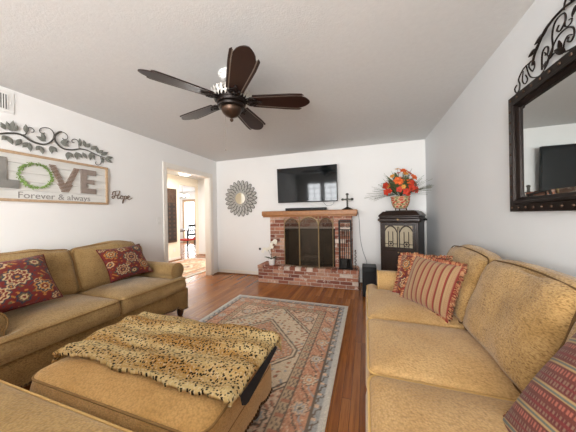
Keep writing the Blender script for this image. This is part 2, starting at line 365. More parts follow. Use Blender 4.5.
# glass door in the dining room
m = MB(); m.box(-8.45, -8.35, 8.96, 9.04, 0, 2.08); m.box(-7.75, -7.65, 8.96, 9.04, 0, 2.08); m.box(-8.35, -7.75, 8.96, 9.04, 1.96, 2.08); m.box(-8.35, -7.75, 8.96, 9.04, 0, 0.18)
d = struct(m.build('door_1', 'oak_frame', smooth=0)); g = MB(); g.box(-8.35, -7.75, 8.99, 9.0, 0.18, 1.96); g.build('pane', 'glass', d, smooth=0)
m = MB()
for a, b, c_, e_ in ((5.3, 7.9, 0.7, 0.76), (5.3, 7.9, 2.04, 2.1), (5.3, 5.36, 0.76, 2.04), (6.57, 6.63, 0.76, 2.04), (7.84, 7.9, 0.76, 2.04)): m.box(-9.06, -9.0, a, b, c_, e_)
d = struct(m.build('window_4', 'trim', smooth=0)); g = MB(); g.box(-9.04, -9.03, 5.36, 7.84, 0.76, 2.04); g.build('pane', 'glass', d, smooth=0)
# door casing (room side and jamb lining)
m = MB(); cw = 0.075
m.box(XL, XL + 0.018, DY0 - cw, DY0, 0, DZ + cw); m.box(XL, XL + 0.018, DY1, DY1 + cw, 0, DZ + cw); m.box(XL, XL + 0.018, DY0, DY1, DZ, DZ + cw)
struct(m.build('trim_1', 'trim', smooth=0, bevel=0.006))
m = MB(); m.box(XL - TK - .005, XL + .004, DY0, DY0 + 0.014, 0, DZ); m.box(XL - TK - .005, XL + .004, DY1 - 0.014, DY1, 0, DZ); m.box(XL - TK - .005, XL + .004, DY0 + .014, DY1 - .014, DZ - 0.014, DZ)
struct(m.build('trim_2', 'trim_cream', smooth=0))
# baseboards with brown shoe moulding
def baseboard(name, a, b, axis, at, sgn, mat='trim'):
    m = MB(); q = MB()
    if axis == 'x': m.box(a, b, min(at, at + sgn * .014), max(at, at + sgn * .014), 0.0, 0.085); q.box(a, b, min(at + sgn * .014, at + sgn * .03), max(at + sgn * .014, at + sgn * .03), 0, 0.018)
    else: m.box(min(at, at + sgn * .014), max(at, at + sgn * .014), a, b, 0.0, 0.085); q.box(min(at + sgn * .014, at + sgn * .03), max(at + sgn * .014, at + sgn * .03), a, b, 0, 0.018)
    o = struct(m.build(name, mat, smooth=0, bevel=0.004)); q.build('shoe_moulding', 'shoe', o, smooth=0, bevel=0.004); return o
baseboard('baseboard_back', XL + .02, -1.93, 'x', YB, -1); baseboard('baseboard_back_right', -0.12, XR - .02, 'x', YB, -1)
baseboard('baseboard_left', YF, DY0 - cw, 'y', XL, 1); baseboard('baseboard_left_far', DY1 + cw, YB - .03, 'y', XL, 1)
baseboard('baseboard_right', YF, YB - .03, 'y', XR, -1)
baseboard('baseboard_hall_west', 1.5, 5.4, 'y', -5.2, 1); baseboard('baseboard_hall_north', -5.17, XL - TK, 'x', 6.2, -1)

# ================================================================= FIREPLACE
BR = [lin(h) for h in ('#9f6650', '#ae7860', '#8b523e', '#bb8d75', '#80493a', '#c4a08a', '#a06c56', '#ddcdbf')]
def bcol():
    c = random.choice(BR[:7] * 3 + BR[7:]); k = random.uniform(0.85, 1.15); return tuple(min(1, x * k) for x in c)
def brick_face(m, u0, u1, z0, z1, place, course=0.075, bl=0.20, g=0.0105, hole=None, off=0):
    n = max(1, round((z1 - z0) / course)); ch = (z1 - z0) / n
    for r in range(n):
        za, zb = z0 + r * ch + g / 2, z0 + (r + 1) * ch - g / 2; u = u0 - (bl / 2 if (r + off) % 2 else 0)
        while u < u1 - 0.01:
            a, b = max(u, u0), min(u + bl, u1) ; u += bl
            segs = [(a, b)]
            if hole and za < hole[3] - .01 and zb > hole[2] + .01:
                segs = [(a, min(b, hole[0])), (max(a, hole[1]), b)]
            for p, q in segs:
                if q - p > 0.025: place(m, p + g / 2, q - g / 2, za, zb, bcol())
fp = empty('fireplace', 'red brick fireplace with raised hearth and wooden mantel shelf', 'fireplace', (-0.98, 4.1, 0))
fo = Vector((-0.98, 4.1, 0))
def L(m): # shift to fireplace origin
    m.v = [(a - fo.x, b - fo.y, c_ - fo.z) for a, b, c_ in m.v]; return m
HX0, HX1, HY0, HZ = -1.925, -0.125, 3.886, 0.312
CX0, CX1, CY = -1.74, -0.23, 4.05
m = MB(); m.box(HX0 + .006, HX1 - .006, HY0 + .006, YB - .001, 0, HZ - .006); L(m).build('hearth_core', 'mortar', fp, smooth=0)
m = MB()
fy = lambda m, p, q, a, b, c_: m.box(p, q, HY0, HY0 + .05, a, b, c_)
brick_face(m, HX0, HX1, 0.002, 0.245, fy, 0.0675)
brick_face(m, HX0 - .01, HX1 + .01, 0.245, HZ, lambda m, p, q, a, b, c_: m.box(p, q, HY0 - .012, HY0 + .09, a, HZ, c_), 0.0675, 0.105)
brick_face(m, HY0 + .06, YB, 0.002, 0.245, lambda m, p, q, a, b, c_: m.box(HX0, HX0 + .04, p, q, a, b, c_), 0.0675)
brick_face(m, HY0 + .06, YB, 0.002, 0.245, lambda m, p, q, a, b, c_: m.box(HX1 - .04, HX1, p, q, a, b, c_), 0.0675)
brick_face(m, HX0 - .01, HX1 + .01, HY0 + .1, YB, lambda m, p, q, a, b, c_: m.box(p, q, a, b, HZ - .06, HZ, c_), 0.10, 0.2)
L(m).build('hearth_brick', 'brick', fp, smooth=0, bevel=0.004)
OX0, OX1, OZ = -1.44, -0.52, 0.965
m = MB(); m.box(CX0 + .006, OX0 - .006, CY + .006, YB - .001, HZ, 1.225); m.box(OX1 + .006, CX1 - .006, CY + .006, YB - .001, HZ, 1.225); m.box(OX0 - .006, OX1 + .006, CY + .006, YB - .001, OZ + .006, 1.225)
L(m).build('chimney_core', 'mortar', fp, smooth=0)
m = MB()
brick_face(m, CX0, CX1, HZ + .002, 1.225, lambda m, p, q, a, b, c_: m.box(p, q, CY, CY + .05, a, b, c_), 0.07, 0.20, hole=(OX0, OX1, HZ, OZ))
for X in (CX0, CX1 - .04): brick_face(m, CY + .06, YB, HZ + .002, 1.225, lambda m, p, q, a, b, c_, X=X: m.box(X, X + .04, p, q, a, b, c_), 0.07, 0.2)
L(m).build('chimney_brick', 'brick', fp, smooth=0, bevel=0.004)
m = MB()  # firebox lining (recess within the chimney breast)
m.box(OX0 - .005, OX1 + .005, YB - .04, YB - .003, HZ, OZ); m.box(OX0 - .004, OX0 + .012, CY + .03, YB - .04, HZ, OZ); m.box(OX1 - .012, OX1 + .004, CY + .03, YB - .04, HZ, OZ)
m.box(OX0, OX1, CY + .03, YB - .04, OZ - .012, OZ + .004); m.box(OX0 + .012, OX1 - .012, CY + .03, YB - .04, HZ, HZ + .004)
L(m).build('firebox', 'soot', fp, smooth=0)
m = MB(); m.box(OX0 - .01, OX1 + .01, CY - .006, CY + .012, OZ - .004, OZ + .022); L(m).build('lintel', 'black_metal', fp, smooth=0, bevel=.002)
m = MB(); m.box(-1.86, -0.135, 3.945, YB - .001, 1.225, 1.312)
L(m).build('mantel', 'mantel', fp, bevel=0.012, bseg=3)
m = MB(); m.box(-1.845, -0.15, 3.965, YB - .002, 1.20, 1.226); L(m).build('mantel_moulding', 'mantel', fp, bevel=0.006)
gr = empty('fire_grate', 'black iron fire grate holding split logs inside the firebox', 'fire grate', (-0.98, 4.15, HZ + .004))
m = MB()
for k in range(7): x = -.24 + k * .08; m.tube([(x, -.07, .06), (x, -.075, .13)], .007); m.tube([(x, -.07, .06), (x, .07, .06)], .007)
m.tube([(-.27, -.05, .055), (.27, -.05, .055)], .008); m.tube([(-.27, .05, .055), (.27, .05, .055)], .008)
for x in (-.22, .22):
    for y in (-.05, .05): m.tube([(x, y, 0), (x, y, .055)], .008)
m.build('bars', 'black_metal', gr)
m = MB(); MT['log'] = plain('charred_log', '#54463b', 0.9, var=.4)
m.tube([(-.22, -.02, .10), (.2, -.01, .10)], .034, 8); m.tube([(-.18, .04, .10), (.22, .035, .105)], .03, 8); m.tube([(-.12, 0, .158), (.17, .02, .155)], .028, 8)
m.build('logs', 'log', gr)
# three panel arched screen
sc = empty('fireplace_screen', 'brass folding fire screen with three arched mesh panels', 'fire screen', (-0.98, 3.985, HZ))
def panel(p0, p1, z1, rise):
    d = Vector((p1[0] - p0[0], p1[1] - p0[1], 0)); n = 12; top = []
    for i in range(n + 1):
        t_ = i / n; a = PI * (1 - t_); top.append(Vector((p0[0], p0[1], 0)) + d * (0.5 + 0.5 * math.cos(a)) + Vector((0, 0, z1 - rise + rise * math.sin(a))))
    b0 = Vector((p0[0], p0[1], 0.012)); b1 = Vector((p1[0], p1[1], 0.012))
    ring = [b0] + top + [b1]
    m = MB(); m.tube(ring, .0075, 6, closed=True); m.tube([b0, Vector((b0.x, b0.y, z1 - .02))], .009); m.tube([b1, Vector((b1.x, b1.y, z1 - .02))], .009)
    for b in (b0, b1): m.ball((b.x, b.y, z1 - .01), .014)
    f = m.build('panel_frame', 'brass', sc)
    g = MB(); nn = Vector((-d.y, d.x, 0)).normalized() * .0015
    vs = [p + nn for p in ring] + [p - nn for p in ring]; k = len(ring)
    g.add(vs, [tuple(range(k)), tuple(range(2 * k - 1, k - 1, -1))] + [(i, (i + 1) % k, (i + 1) % k + k, i + k) for i in range(k)]); g.build('wire_mesh', 'mesh', f, smooth=0)
panel((-.455, .035), (-.145, -.055), .865, .14); panel((-.14, -.055), (.20, -.055), .885, .14); panel((.205, -.055), (.435, .035), .865, .14)
# tool set
ts = empty('fireplace_tool_set', 'tall black iron stand of fireplace tools on the hearth', 'fireplace tools', (-0.335, 3.985, HZ))
m = MB(); m.box(-.115, .115, -.05, .05, 0, .014); m.box(-.108, -.082, -.045, -.03, .014, .80); m.box(.082, .108, -.045, -.03, .014, .80); m.box(-.082, .082, .0, .012, .014, .17)
m.box(-.10, -.086, .03, .045, .014, .80); m.box(.086, .10, .03, .045, .014, .80); m.box(-.105, .105, -.05, .05, .80, .822); m.box(-.1, .1, -.045, -.035, .66, .672)
m.build('stand', 'black_metal', ts, bevel=.002)
m = MB()
for s_ in (-1, 1): m.tube(spiral(s_ * .042, .735, .038, .006, PI / 2 - s_ * PI / 2, PI / 2 - s_ * PI / 2 - s_ * 3.6 * PI, 30, -.04), .0035, 5)
m.tube([(-.08, -.04, .785), (.08, -.04, .785)], .004); m.build('scrollwork', 'black_metal', ts)
for k, nm in enumerate(('poker', 'shovel', 'tongs', 'brush')):
    x = -.05 + k * .033; m = MB(); m.tube([(x, -.01, .16), (x, -.01, .62)], .006); m.tube([(x, -.01, .54), (x, -.01, .64)], .009); m.ball((x, -.01, .65), .012)
    if nm == 'shovel': m.box(x - .035, x + .035, -.02, -.012, .03, .17)
    if nm == 'brush': m.tube([(x, -.01, .03), (x, -.01, .16)], [.028, .02], 8)
    if nm == 'tongs': m.tube([(x + .008, -.01, .04), (x + .004, -.01, .16)], .004)
    if nm == 'poker': m.tube([(x, -.01, .05), (x, -.01, .16)], [.002, .0045])
    m.build(nm, 'black_metal', ts)
mh = empty('match_holder', 'slim bronze twisted rod stand at the right end of the hearth', 'fireplace accessory', (-0.175, 4.0, HZ))
m = MB(); m.lathe([(.026, 0), (.026, .008), (.008, .014), (.006, .03)], 12); m.tube([(0.010 * math.cos(k * .9), 0.010 * math.sin(k * .9), .02 + k * .009) for k in range(32)], .006, 5); m.ball((0, 0, .31), .012)
m.build('rod', 'bronze_lt', mh)

# ================================================================= RUGS (pattern woven in colour)
def hx(h): return np.array(lin(h))
def rosette(col, X, Y, cx, cy, r, cols, pet=8):
    d = np.hypot(X - cx, Y - cy); a = np.arctan2(Y - cy, X - cx); rr = r * (1 + .13 * np.cos(pet * a))
    for k, c_ in enumerate(cols): col[d < rr * (1 - k / len(cols))] = c_
def make_rug(name, label, x0, x1, y0, y1, step, z=0.0):
    nx = int((x1 - x0) / step); ny = int((y1 - y0) / step)
    xs = np.linspace(0, x1 - x0, nx); ys = np.linspace(0, y1 - y0, ny); X, Y = np.meshgrid(xs, ys); W, D = x1 - x0, y1 - y0
    cream, coral, rose, slate, blush, ink, ltb, tan = [hx(h) for h in ('#d9c5a8', '#c98d6c', '#b5755a', '#9da0a0', '#dab99c', '#5a4b42', '#c9c6bd', '#c0a484')]
    col = np.zeros(X.shape + (3,)); col[:] = cream
    e = np.minimum(np.minimum(X, W - X), np.minimum(Y, D - Y)); rs = np.random.RandomState(3)
    horiz = np.minimum(Y, D - Y) < np.minimum(X, W - X); s = np.where(horiz, X, Y)
    # field vines
    f = np.sin(X * 62 + 2.5 * np.sin(Y * 31)) * np.sin(Y * 57 + 2.2 * np.sin(X * 27)); col[(f > .58)] = rose; col[(np.abs(f - .55) < .06)] = ink
    f2 = np.sin(X * 33 + 1.7 + 2 * np.sin(Y * 17)) * np.cos(Y * 29 + 2 * np.cos(X * 19)); col[f2 > .86] = slate
    # medallion: elongated hexagon in coral
    cx, cy = W / 2, D / 2; ax = np.abs(X - cx); ay = np.abs(Y - cy)
    hexd = np.maximum((ax / .50 + ay / .56), ax / .455)
    fv = np.sin(X * 75 + 3 * np.sin(Y * 22)) * np.sin(Y * 70 + 3 * np.sin(X * 24))
    for k_ in (1.62, 1.70): col[np.abs(np.maximum(ax / .50 + ay / .56, 0) - k_) < .02] = ink
    sp_ = (ax / .50 + ay / .56) > 1.72; col[sp_] = blush; col[sp_ & (fv > .45)] = rose; col[sp_ & (np.abs(fv - .4) < .08)] = ink; col[sp_ & (fv < -.7)] = cream
    inn = hexd < 1; col[inn] = coral; col[inn & (fv > .6)] = cream; col[inn & (np.abs(fv - .5) < .09)] = ink; col[inn & (fv < -.75)] = blush; col[inn & (fv < -.9)] = slate
    col[np.abs(hexd - 1) < .022] = ink; col[np.abs(hexd - .95) < .026] = cream; col[np.abs(hexd - .91) < .014] = ink
    h2 = ax / .28 + ay / .33; col[h2 < 1] = cream; col[(h2 < 1) & (fv > .4)] = slate; col[(h2 < 1) & (np.abs(fv + .4) < .1)] = rose; col[np.abs(h2 - 1) < .04] = ink; col[h2 < .5] = rose; col[np.abs(h2 - .5) < .05] = ink
    rosette(col, X, Y, cx, cy, .09, [ink, cream, slate, coral])
    for sx in (-1, 1):
        for sy in (-1, 1):
            rosette(col, X, Y, cx + sx * .40, cy + sy * .68, .07, [ink, blush, slate, cream, coral])
            rosette(col, X, Y, cx + sx * .22, cy + sy * .86, .05, [ink, coral, cream])
    # inner guard
    g = (e < .325); col[g] = tan; k = (e > .255) & (e < .315); col[k & (np.sin(s * 110) * np.sin(e * 200) > .25)] = ink * 1.4; col[k & (np.sin(s * 55 + 2) > .8)] = rose
    col[np.abs(e - .325) < .006] = ink; col[np.abs(e - .25) < .006] = ink
    # main border coral with rosettes
    mb = (e < .248) & (e > .1); col[mb] = coral; c_ = e - .175
    v1 = c_ - .035 * np.sin(s * 24); col[mb & (np.abs(v1) < .007)] = ink; col[mb & (np.abs(v1 + .045) < .006)] = slate
    q = np.sin(s * 90 + 3 * np.sin(e * 80)) * np.sin(e * 95 + 1); col[mb & (q > .7)] = rose * .8; col[mb & (q < -.72)] = blush
    per = .26; sm = (s % per) - per / 2; dd = np.hypot(sm, c_); an = np.arctan2(c_, sm); rr = .056 * (1 + .14 * np.cos(8 * an)); al = (np.floor(s / per) % 2 == 0)
    for kk, (fr, c0, c1) in enumerate(((1, ink, ink), (.88, blush, cream), (.62, slate, coral), (.4, cream, cream), (.2, ink, slate))):
        q = mb & (dd < rr * fr); col[q & al] = c0; col[q & ~al] = c1
    # outer guard slate
    og = (e <= .1); col[og] = slate; q = np.sin(s * 62) + .6 * np.sin(s * 124 + 1) - (e - .07) * 60; col[og & (np.abs(q) < .45)] = ink; col[og & (np.sin(s * 62 + 2.2) > .75) & (e > .06) & (e < .09)] = blush
    col[np.abs(e - .1) < .006] = ink; col[(e < .045)] = ltb; col[e < .018] = hx('#cfc8b8')
    # wear: pile faded unevenly
    wn = .5 + .5 * np.sin(X * 5 + 1.3 * np.sin(Y * 4)) * np.sin(Y * 6 + X * 3); fade = (.03 + .14 * wn)[..., None]
    col = col * (1 - fade) + hx('#d2bda0') * fade; col *= (1 + rs.normal(0, .07, X.shape))[..., None]
    vs = np.stack([X - W / 2, Y - D / 2, np.full_like(X, .009)], -1).reshape(-1, 3)
    m = MB(); I = np.arange(nx * ny).reshape(ny, nx)
    fs = np.stack([I[:-1, :-1], I[:-1, 1:], I[1:, 1:], I[1:, :-1]], -1).reshape(-1, 4)
    m.v = [tuple(p) for p in vs]; m.f = [tuple(f_) for f_ in fs]; m.c = [tuple(c_) for c_ in np.clip(col, 0, 1).reshape(-1, 3)]
    edge = list(I[0, :]) + list(I[1:, -1]) + list(I[-1, :-1][::-1]) + list(I[1:-1, 0][::-1]); n0 = len(m.v)
    for i in edge: p = m.v[i]; m.v.append((p[0], p[1], 0.0)); m.c.append(m.c[i])
    for k in range(len(edge)): j = (k + 1) % len(edge); m.f.append((edge[k], edge[j], n0 + j, n0 + k))
    m.f.append(tuple(range(n0, len(m.v))))
    o = m.build(name, 'rug', smooth=0, loc=((x0 + x1) / 2, (y0 + y1) / 2, z + .0005)); return tag(o, label, 'rug')
make_rug('area_rug', 'faded coral, cream and slate oriental area rug on the hardwood under the ottoman', -1.88, -0.24, 0.745, 3.145, 0.0095)
make_rug('hall_rug', 'oriental rug lying on the hall floor beyond the doorway', -5.0, -3.45, 3.4, 5.6, 0.03)

# ================================================================= UPHOLSTERY
def rbox(w, d, h, r, crown=(0, 0, 0), n=(14, 12, 6), taper=None, corner=None, noise=0.0, seed=0):
    """rounded, crowned box centred at origin; crown bulges the x, y, z faces"""
    hw, hd, hh = w / 2, d / 2, h / 2; vid = {}; vs = []; fs = []
    rs = random.Random(seed); ph = [rs.uniform(0, 6.28) for _ in range(6)]
    def sp(i, n_): t_ = -1 + 2 * i / n_; return math.copysign(abs(t_) ** 0.8, t_)
    def vert(i, j, k):
        key = (i, j, k)
        if key in vid: return vid[key]
        a, b, c_ = sp(i, n[0]), sp(j, n[1]), sp(k, n[2]); p = Vector((a * hw, b * hd, c_ * hh))
        inn = Vector((max(-hw + r, min(hw - r, p.x)), max(-hd + r, min(hd - r, p.y)), max(-hh + r, min(hh - r, p.z))))
        dv = p - inn
        if dv.length > 1e-7: p = inn + dv * (max(abs(dv.x), abs(dv.y), abs(dv.z)) / dv.length)
        fx, fy, fz = 1 - a * a, 1 - b * b, 1 - c_ * c_
        if abs(c_) > .999: p.z += math.copysign(crown[2] * (fx * fy) ** .7, c_)
        if abs(b) > .999: p.y += math.copysign(crown[1] * (fx * fz) ** .7, b)
        if abs(a) > .999: p.x += math.copysign(crown[0] * (fy * fz) ** .7, a)
        if noise:
            q = math.sin(p.x * 11 + ph[0]) * math.sin(p.y * 9 + ph[1]) + .6 * math.sin(p.x * 23 + p.z * 14 + ph[2]) * math.sin(p.z * 19 + ph[3])
            p += Vector((0, 0, 1)) * q * noise * (1 if abs(c_) > .999 else 0) + Vector((0, 1, 0)) * q * noise * math.copysign(1, b) * (1 if abs(b) > .999 else 0)
        if taper: p = taper(p)
        vid[key] = len(vs); vs.append(tuple(p)); return vid[key]
    N = n
    for j in range(N[1]):
        for i in range(N[0]):
            fs.append((vert(i, j, N[2]), vert(i + 1, j, N[2]), vert(i + 1, j + 1, N[2]), vert(i, j + 1, N[2]))); fs.append((vert(i, j, 0), vert(i, j + 1, 0), vert(i + 1, j + 1, 0), vert(i + 1, j, 0)))
    for k in range(N[2]):
        for i in range(N[0]):
            fs.append((vert(i, 0, k), vert(i + 1, 0, k), vert(i + 1, 0, k + 1), vert(i, 0, k + 1))); fs.append((vert(i, N[1], k), vert(i, N[1], k + 1), vert(i + 1, N[1], k + 1), vert(i + 1, N[1], k)))
        for j in range(N[1]):
            fs.append((vert(0, j, k), vert(0, j, k + 1), vert(0, j + 1, k + 1), vert(0, j + 1, k))); fs.append((vert(N[0], j, k), vert(N[0], j + 1, k), vert(N[0], j + 1, k + 1), vert(N[0], j, k + 1)))
    return vs, fs
def rrect(w, d, r, z=0, n=5, plane='xy', y=0):
    out = []
    for cx, cy, a0 in ((w / 2 - r, d / 2 - r, 0), (-w / 2 + r, d / 2 - r, 90), (-w / 2 + r, -d / 2 + r, 180), (w / 2 - r, -d / 2 + r, 270)):
        for k in range(n + 1):
            a = math.radians(a0 + 90 * k / n); px, py = cx + r * math.cos(a), cy + r * math.sin(a)
            out.append((px, py, z) if plane == 'xy' else (px, y, py))
    # densify
    res = []
    for i, p in enumerate(out):
        q = out[(i + 1) % len(out)]; L_ = math.dist(p, q); k = max(1, int(L_ / .05))
        res += [tuple(p[c_] + (q[c_] - p[c_]) * t_ / k for c_ in range(3)) for t_ in range(k)]
    return res
def seat_shape(x0, x1, yf, yb, z0, z1, ears=(0, 0), ear_d=.10, crown=.03, R=.045, r=.028, sag=0, seed=1, front_bulge=.014):
    """boxed seat cushion; ears: how far the cushion runs past the arm front on each side (T-cushion). front at y = yf"""
    X0, X1 = x0 - ears[0], x1 + ears[1]
    def lines(a, b, extra=()):
        s = {a, b}
        for e in (.003, .009, .018, .03, .045): s |= {a + e, b - e}
        for x in extra:
            s |= {x}
            for e in (.003, .009, .018, .03, .045): s |= {x + e, x - e}
        k = int((b - a) / .045)
        for i in range(1, k): s.add(a + (b - a) * i / k)
        s = sorted(x for x in s if a <= x <= b); out = [s[0]]
        for x in s[1:]:
            if x - out[-1] > .0025: out.append(x)
        return out
    ex = ([x0] if ears[0] else []) + ([x1] if ears[1] else [])
    xs = lines(X0, X1, ex); ye = yf + ear_d; ys = lines(yf, yb, [ye] if ex else [])
    if X1 - xs[-1] > 1e-6: xs[-1] = X1
    inside = lambda x, y: (x0 - 1e-6 <= x <= x1 + 1e-6 and yf <= y <= yb) or (X0 - 1e-6 <= x <= X1 + 1e-6 and yf <= y <= ye + 1e-6)
    segs = [((X0, yf), (X1, yf)), ((X0, yf), (X0, ye if ears[0] else yb)), ((X1, yf), (X1, ye if ears[1] else yb)), ((x0, yb), (x1, yb))]
    if ears[0]: segs += [((X0, ye), (x0, ye)), ((x0, ye), (x0, yb))]
    if ears[1]: segs += [((X1, ye), (x1, ye)), ((x1, ye), (x1, yb))]
    def dist(x, y):
        d = 9
        for (a, b), (c_, e) in segs:
            t_ = max(0, min(1, ((x - a) * (c_ - a) + (y - b) * (e - b)) / ((c_ - a) ** 2 + (e - b) ** 2))); d = min(d, math.hypot(x - a - t_ * (c_ - a), y - b - t_ * (e - b)))
        return d
    rs = random.Random(seed); p0, p1, p2 = [rs.uniform(0, 6) for _ in range(3)]
    def rnd(x, y):
        for cx, sx in ((X0, 1), (X1, -1)):
            for cy, sy in ((yf, 1), (yb if not ears[0 if sx > 0 else 1] else ye, -1)):
                ox, oy = cx + sx * R, cy + sy * R; vx, vy = x - ox, y - oy
                if vx * sx < 0 and vy * sy < 0:
                    k = max(abs(vx), abs(vy)) / math.hypot(vx, vy); return ox + vx * k, oy + vy * k
        return x, y
    def hz(x, y):
        d = dist(x, y); e = max(0, r - d); z = z1 - r + math.sqrt(max(0, r * r - e * e)); q = min(1, d / .24)
        z += crown * (q * (2 - q)) + .004 * q * math.sin(9 * x + p0) * math.sin(8 * y + p1) - sag * q * q * max(0, math.sin(PI * (y - yf) / (yb - yf)))
        return z
    vid = {}; vs = []; fs = []; tops = {}
    cells = [(i, j) for i in range(len(xs) - 1) for j in range(len(ys) - 1) if inside((xs[i] + xs[i + 1]) / 2, (ys[j] + ys[j + 1]) / 2)]
    cs = set(cells)
    def V(i, j, lv):
        k = (i, j, lv)
        if k not in vid:
            x, y = rnd(xs[i], ys[j]); zt = hz(xs[i], ys[j]); zb = z0
            if lv == 'b': z = zb
            elif lv == 't': z = zt
            else:
                tt = (lv + 1) / 5; z = zb + (zt - zb) * tt
                bl = front_bulge * math.sin(PI * tt); cx, cy = (x0 + x1) / 2, (yf + yb) / 2
                if abs(ys[j] - yf) < 1e-6: y -= bl
                elif abs(xs[i] - X0) < 1e-6: x -= bl * .3
                elif abs(xs[i] - X1) < 1e-6: x += bl * .3
            vid[k] = len(vs); vs.append((x, y, z))
        return vid[k]
    for i, j in cells:
        fs.append((V(i, j, 't'), V(i + 1, j, 't'), V(i + 1, j + 1, 't'), V(i, j + 1, 't'))); fs.append((V(i, j, 'b'), V(i, j + 1, 'b'), V(i + 1, j + 1, 'b'), V(i + 1, j, 'b')))
        for (di, dj, a, b) in ((-1, 0, (i, j), (i, j + 1)), (1, 0, (i + 1, j + 1), (i + 1, j)), (0, -1, (i + 1, j), (i, j)), (0, 1, (i, j + 1), (i + 1, j + 1))):
            if (i + di, j + dj) not in cs:
                lv = ['b', 0, 1, 2, 3, 't']
                for q in range(5): fs.append((V(*a, lv[q]), V(*a, lv[q + 1]), V(*b, lv[q + 1]), V(*b, lv[q])))
    # outline for piping
    o = [(X0, yf), (X1, yf), (X1, ye if ears[1] else yb)] + ([(x1, ye), (x1, yb)] if ears[1] else []) + ([(x0, yb), (x0, ye)] if ears[0] else [(X0, yb)]) + ([(X0, ye)] if ears[0] else [])
    line = []
    for a in range(len(o)):
        p, q = o[a], o[(a + 1) % len(o)]; k = max(2, int(math.dist(p, q) / .02)); line += [rnd(p[0] + (q[0] - p[0]) * t_ / k, p[1] + (q[1] - p[1]) * t_ / k) for t_ in range(k)]
    return vs, fs, line
def seat_cushion(parent, mat, pmat, **k):
    vs, fs, line = seat_shape(**k); m = MB(); m.add(vs, fs); o = m.build('seat_cushion', mat, parent, smooth=60)
    zt = k['z1'] - .010; m = MB(); m.tube([(x, y, zt) for x, y in line], .0052, 6, closed=True); m.tube([(x, y, k['z0'] + .012) for x, y in line], .0045, 5, closed=True)
    m.build('piping', pmat, o); return o
def back_cushion(parent, mat, pmat, x0, x1, yf, th, z0, hgt, lean, seed, side=.02):
    w = x1 - x0
    def tp(p):
        q = (p.z / hgt + .5); p.y *= 1.0 - .22 * q; p.z += .022 * (1 - (2 * p.x / w) ** 2) * q; return p
    vs, fs = rbox(w, th, hgt, .055, (.006, .055, .022), (22, 8, 20), tp, noise=.010, seed=seed)
    m = MB(); m.add(vs, fs); o = m.build('back_cushion', mat, parent, smooth=60, loc=((x0 + x1) / 2, yf + th / 2 + math.sin(lean) * hgt / 2, z0 + hgt / 2), rot=(-lean, 0, 0))
    m = MB()
    for s_ in (-1, 1):
        ln = rrect(w - .012, hgt - .012, .05, plane='xz', y=s_ * (th / 2 - .018)); ln = [tuple(tp(Vector((a, b + .002 * s_, c_)))) for a, b, c_ in ln]
        ln = [(a + .004 * math.sin(c_ * 30), b, c_) for a, b, c_ in ln]; m.tube(ln, .0042, 6, closed=True)
    m.build('piping', pmat, o); return o
def skirt(parent, mat, w, yf, yb, x0, z_hi, zb=.11, rise=.06, nails=True, back=True):
    per = []
    for (a, b), (c_, d) in (((x0, yf), (x0 + w, yf)), ((x0 + w, yf), (x0 + w, yb)), ((x0 + w, yb), (x0, yb)), ((x0, yb), (x0, yf))):
        L_ = math.hypot(c_ - a, d - b); n = max(4, int(L_ / .022))
        for i in range(n):
            t_ = i / n; dd = min(t_, 1 - t_) * L_; z = zb + rise * min(1, max(0, (dd - .07) / .09)) ** 1.5 * (1 if dd < .2 else 1) - .012 * max(0, math.sin(min(1, max(0, (dd - .16) / .14)) * PI))
            nx, ny = (d - b) / L_, -(c_ - a) / L_; per.append((a + (c_ - a) * t_, b + (d - b) * t_, z, nx, ny))
    n = len(per); vs = []; rows = (0, .3, .6, 1)
    for r in rows: vs += [(x + nx * .006 * math.sin(PI * r), y + ny * .006 * math.sin(PI * r), z + (z_hi - z) * r) for x, y, z, nx, ny in per]
    fs = [(k * n + i, k * n + (i + 1) % n, (k + 1) * n + (i + 1) % n, (k + 1) * n + i) for k in range(len(rows) - 1) for i in range(n)] + [tuple(len(vs) - n + i for i in range(n))]
    m = MB(); m.add(vs, fs); ib = .015; m.box(x0 + ib, x0 + w - ib, yf + ib, yb - ib, zb + rise + .01, z_hi - .01); o = m.build('base', mat, parent, smooth=50)
    if nails:
        m = MB()
        for x, y, z, nx, ny in per:
            q = Vector((x + nx * .003, y + ny * .003, z + .012)); m.ball(q, (.009, .009, .009), 6, 4)
        m.build('nailhead_trim', 'nail', o)
    return o
def bun(parent, x, y, h):
    m = MB(); m.lathe([(.022, 0), (.034, h * .12), (.04, h * .4), (.034, h * .65), (.022, h * .72), (.03, h * .85), (.03, h + .03)], 16); m.build('foot', 'wood_dark', parent, loc=(x, y, 0))
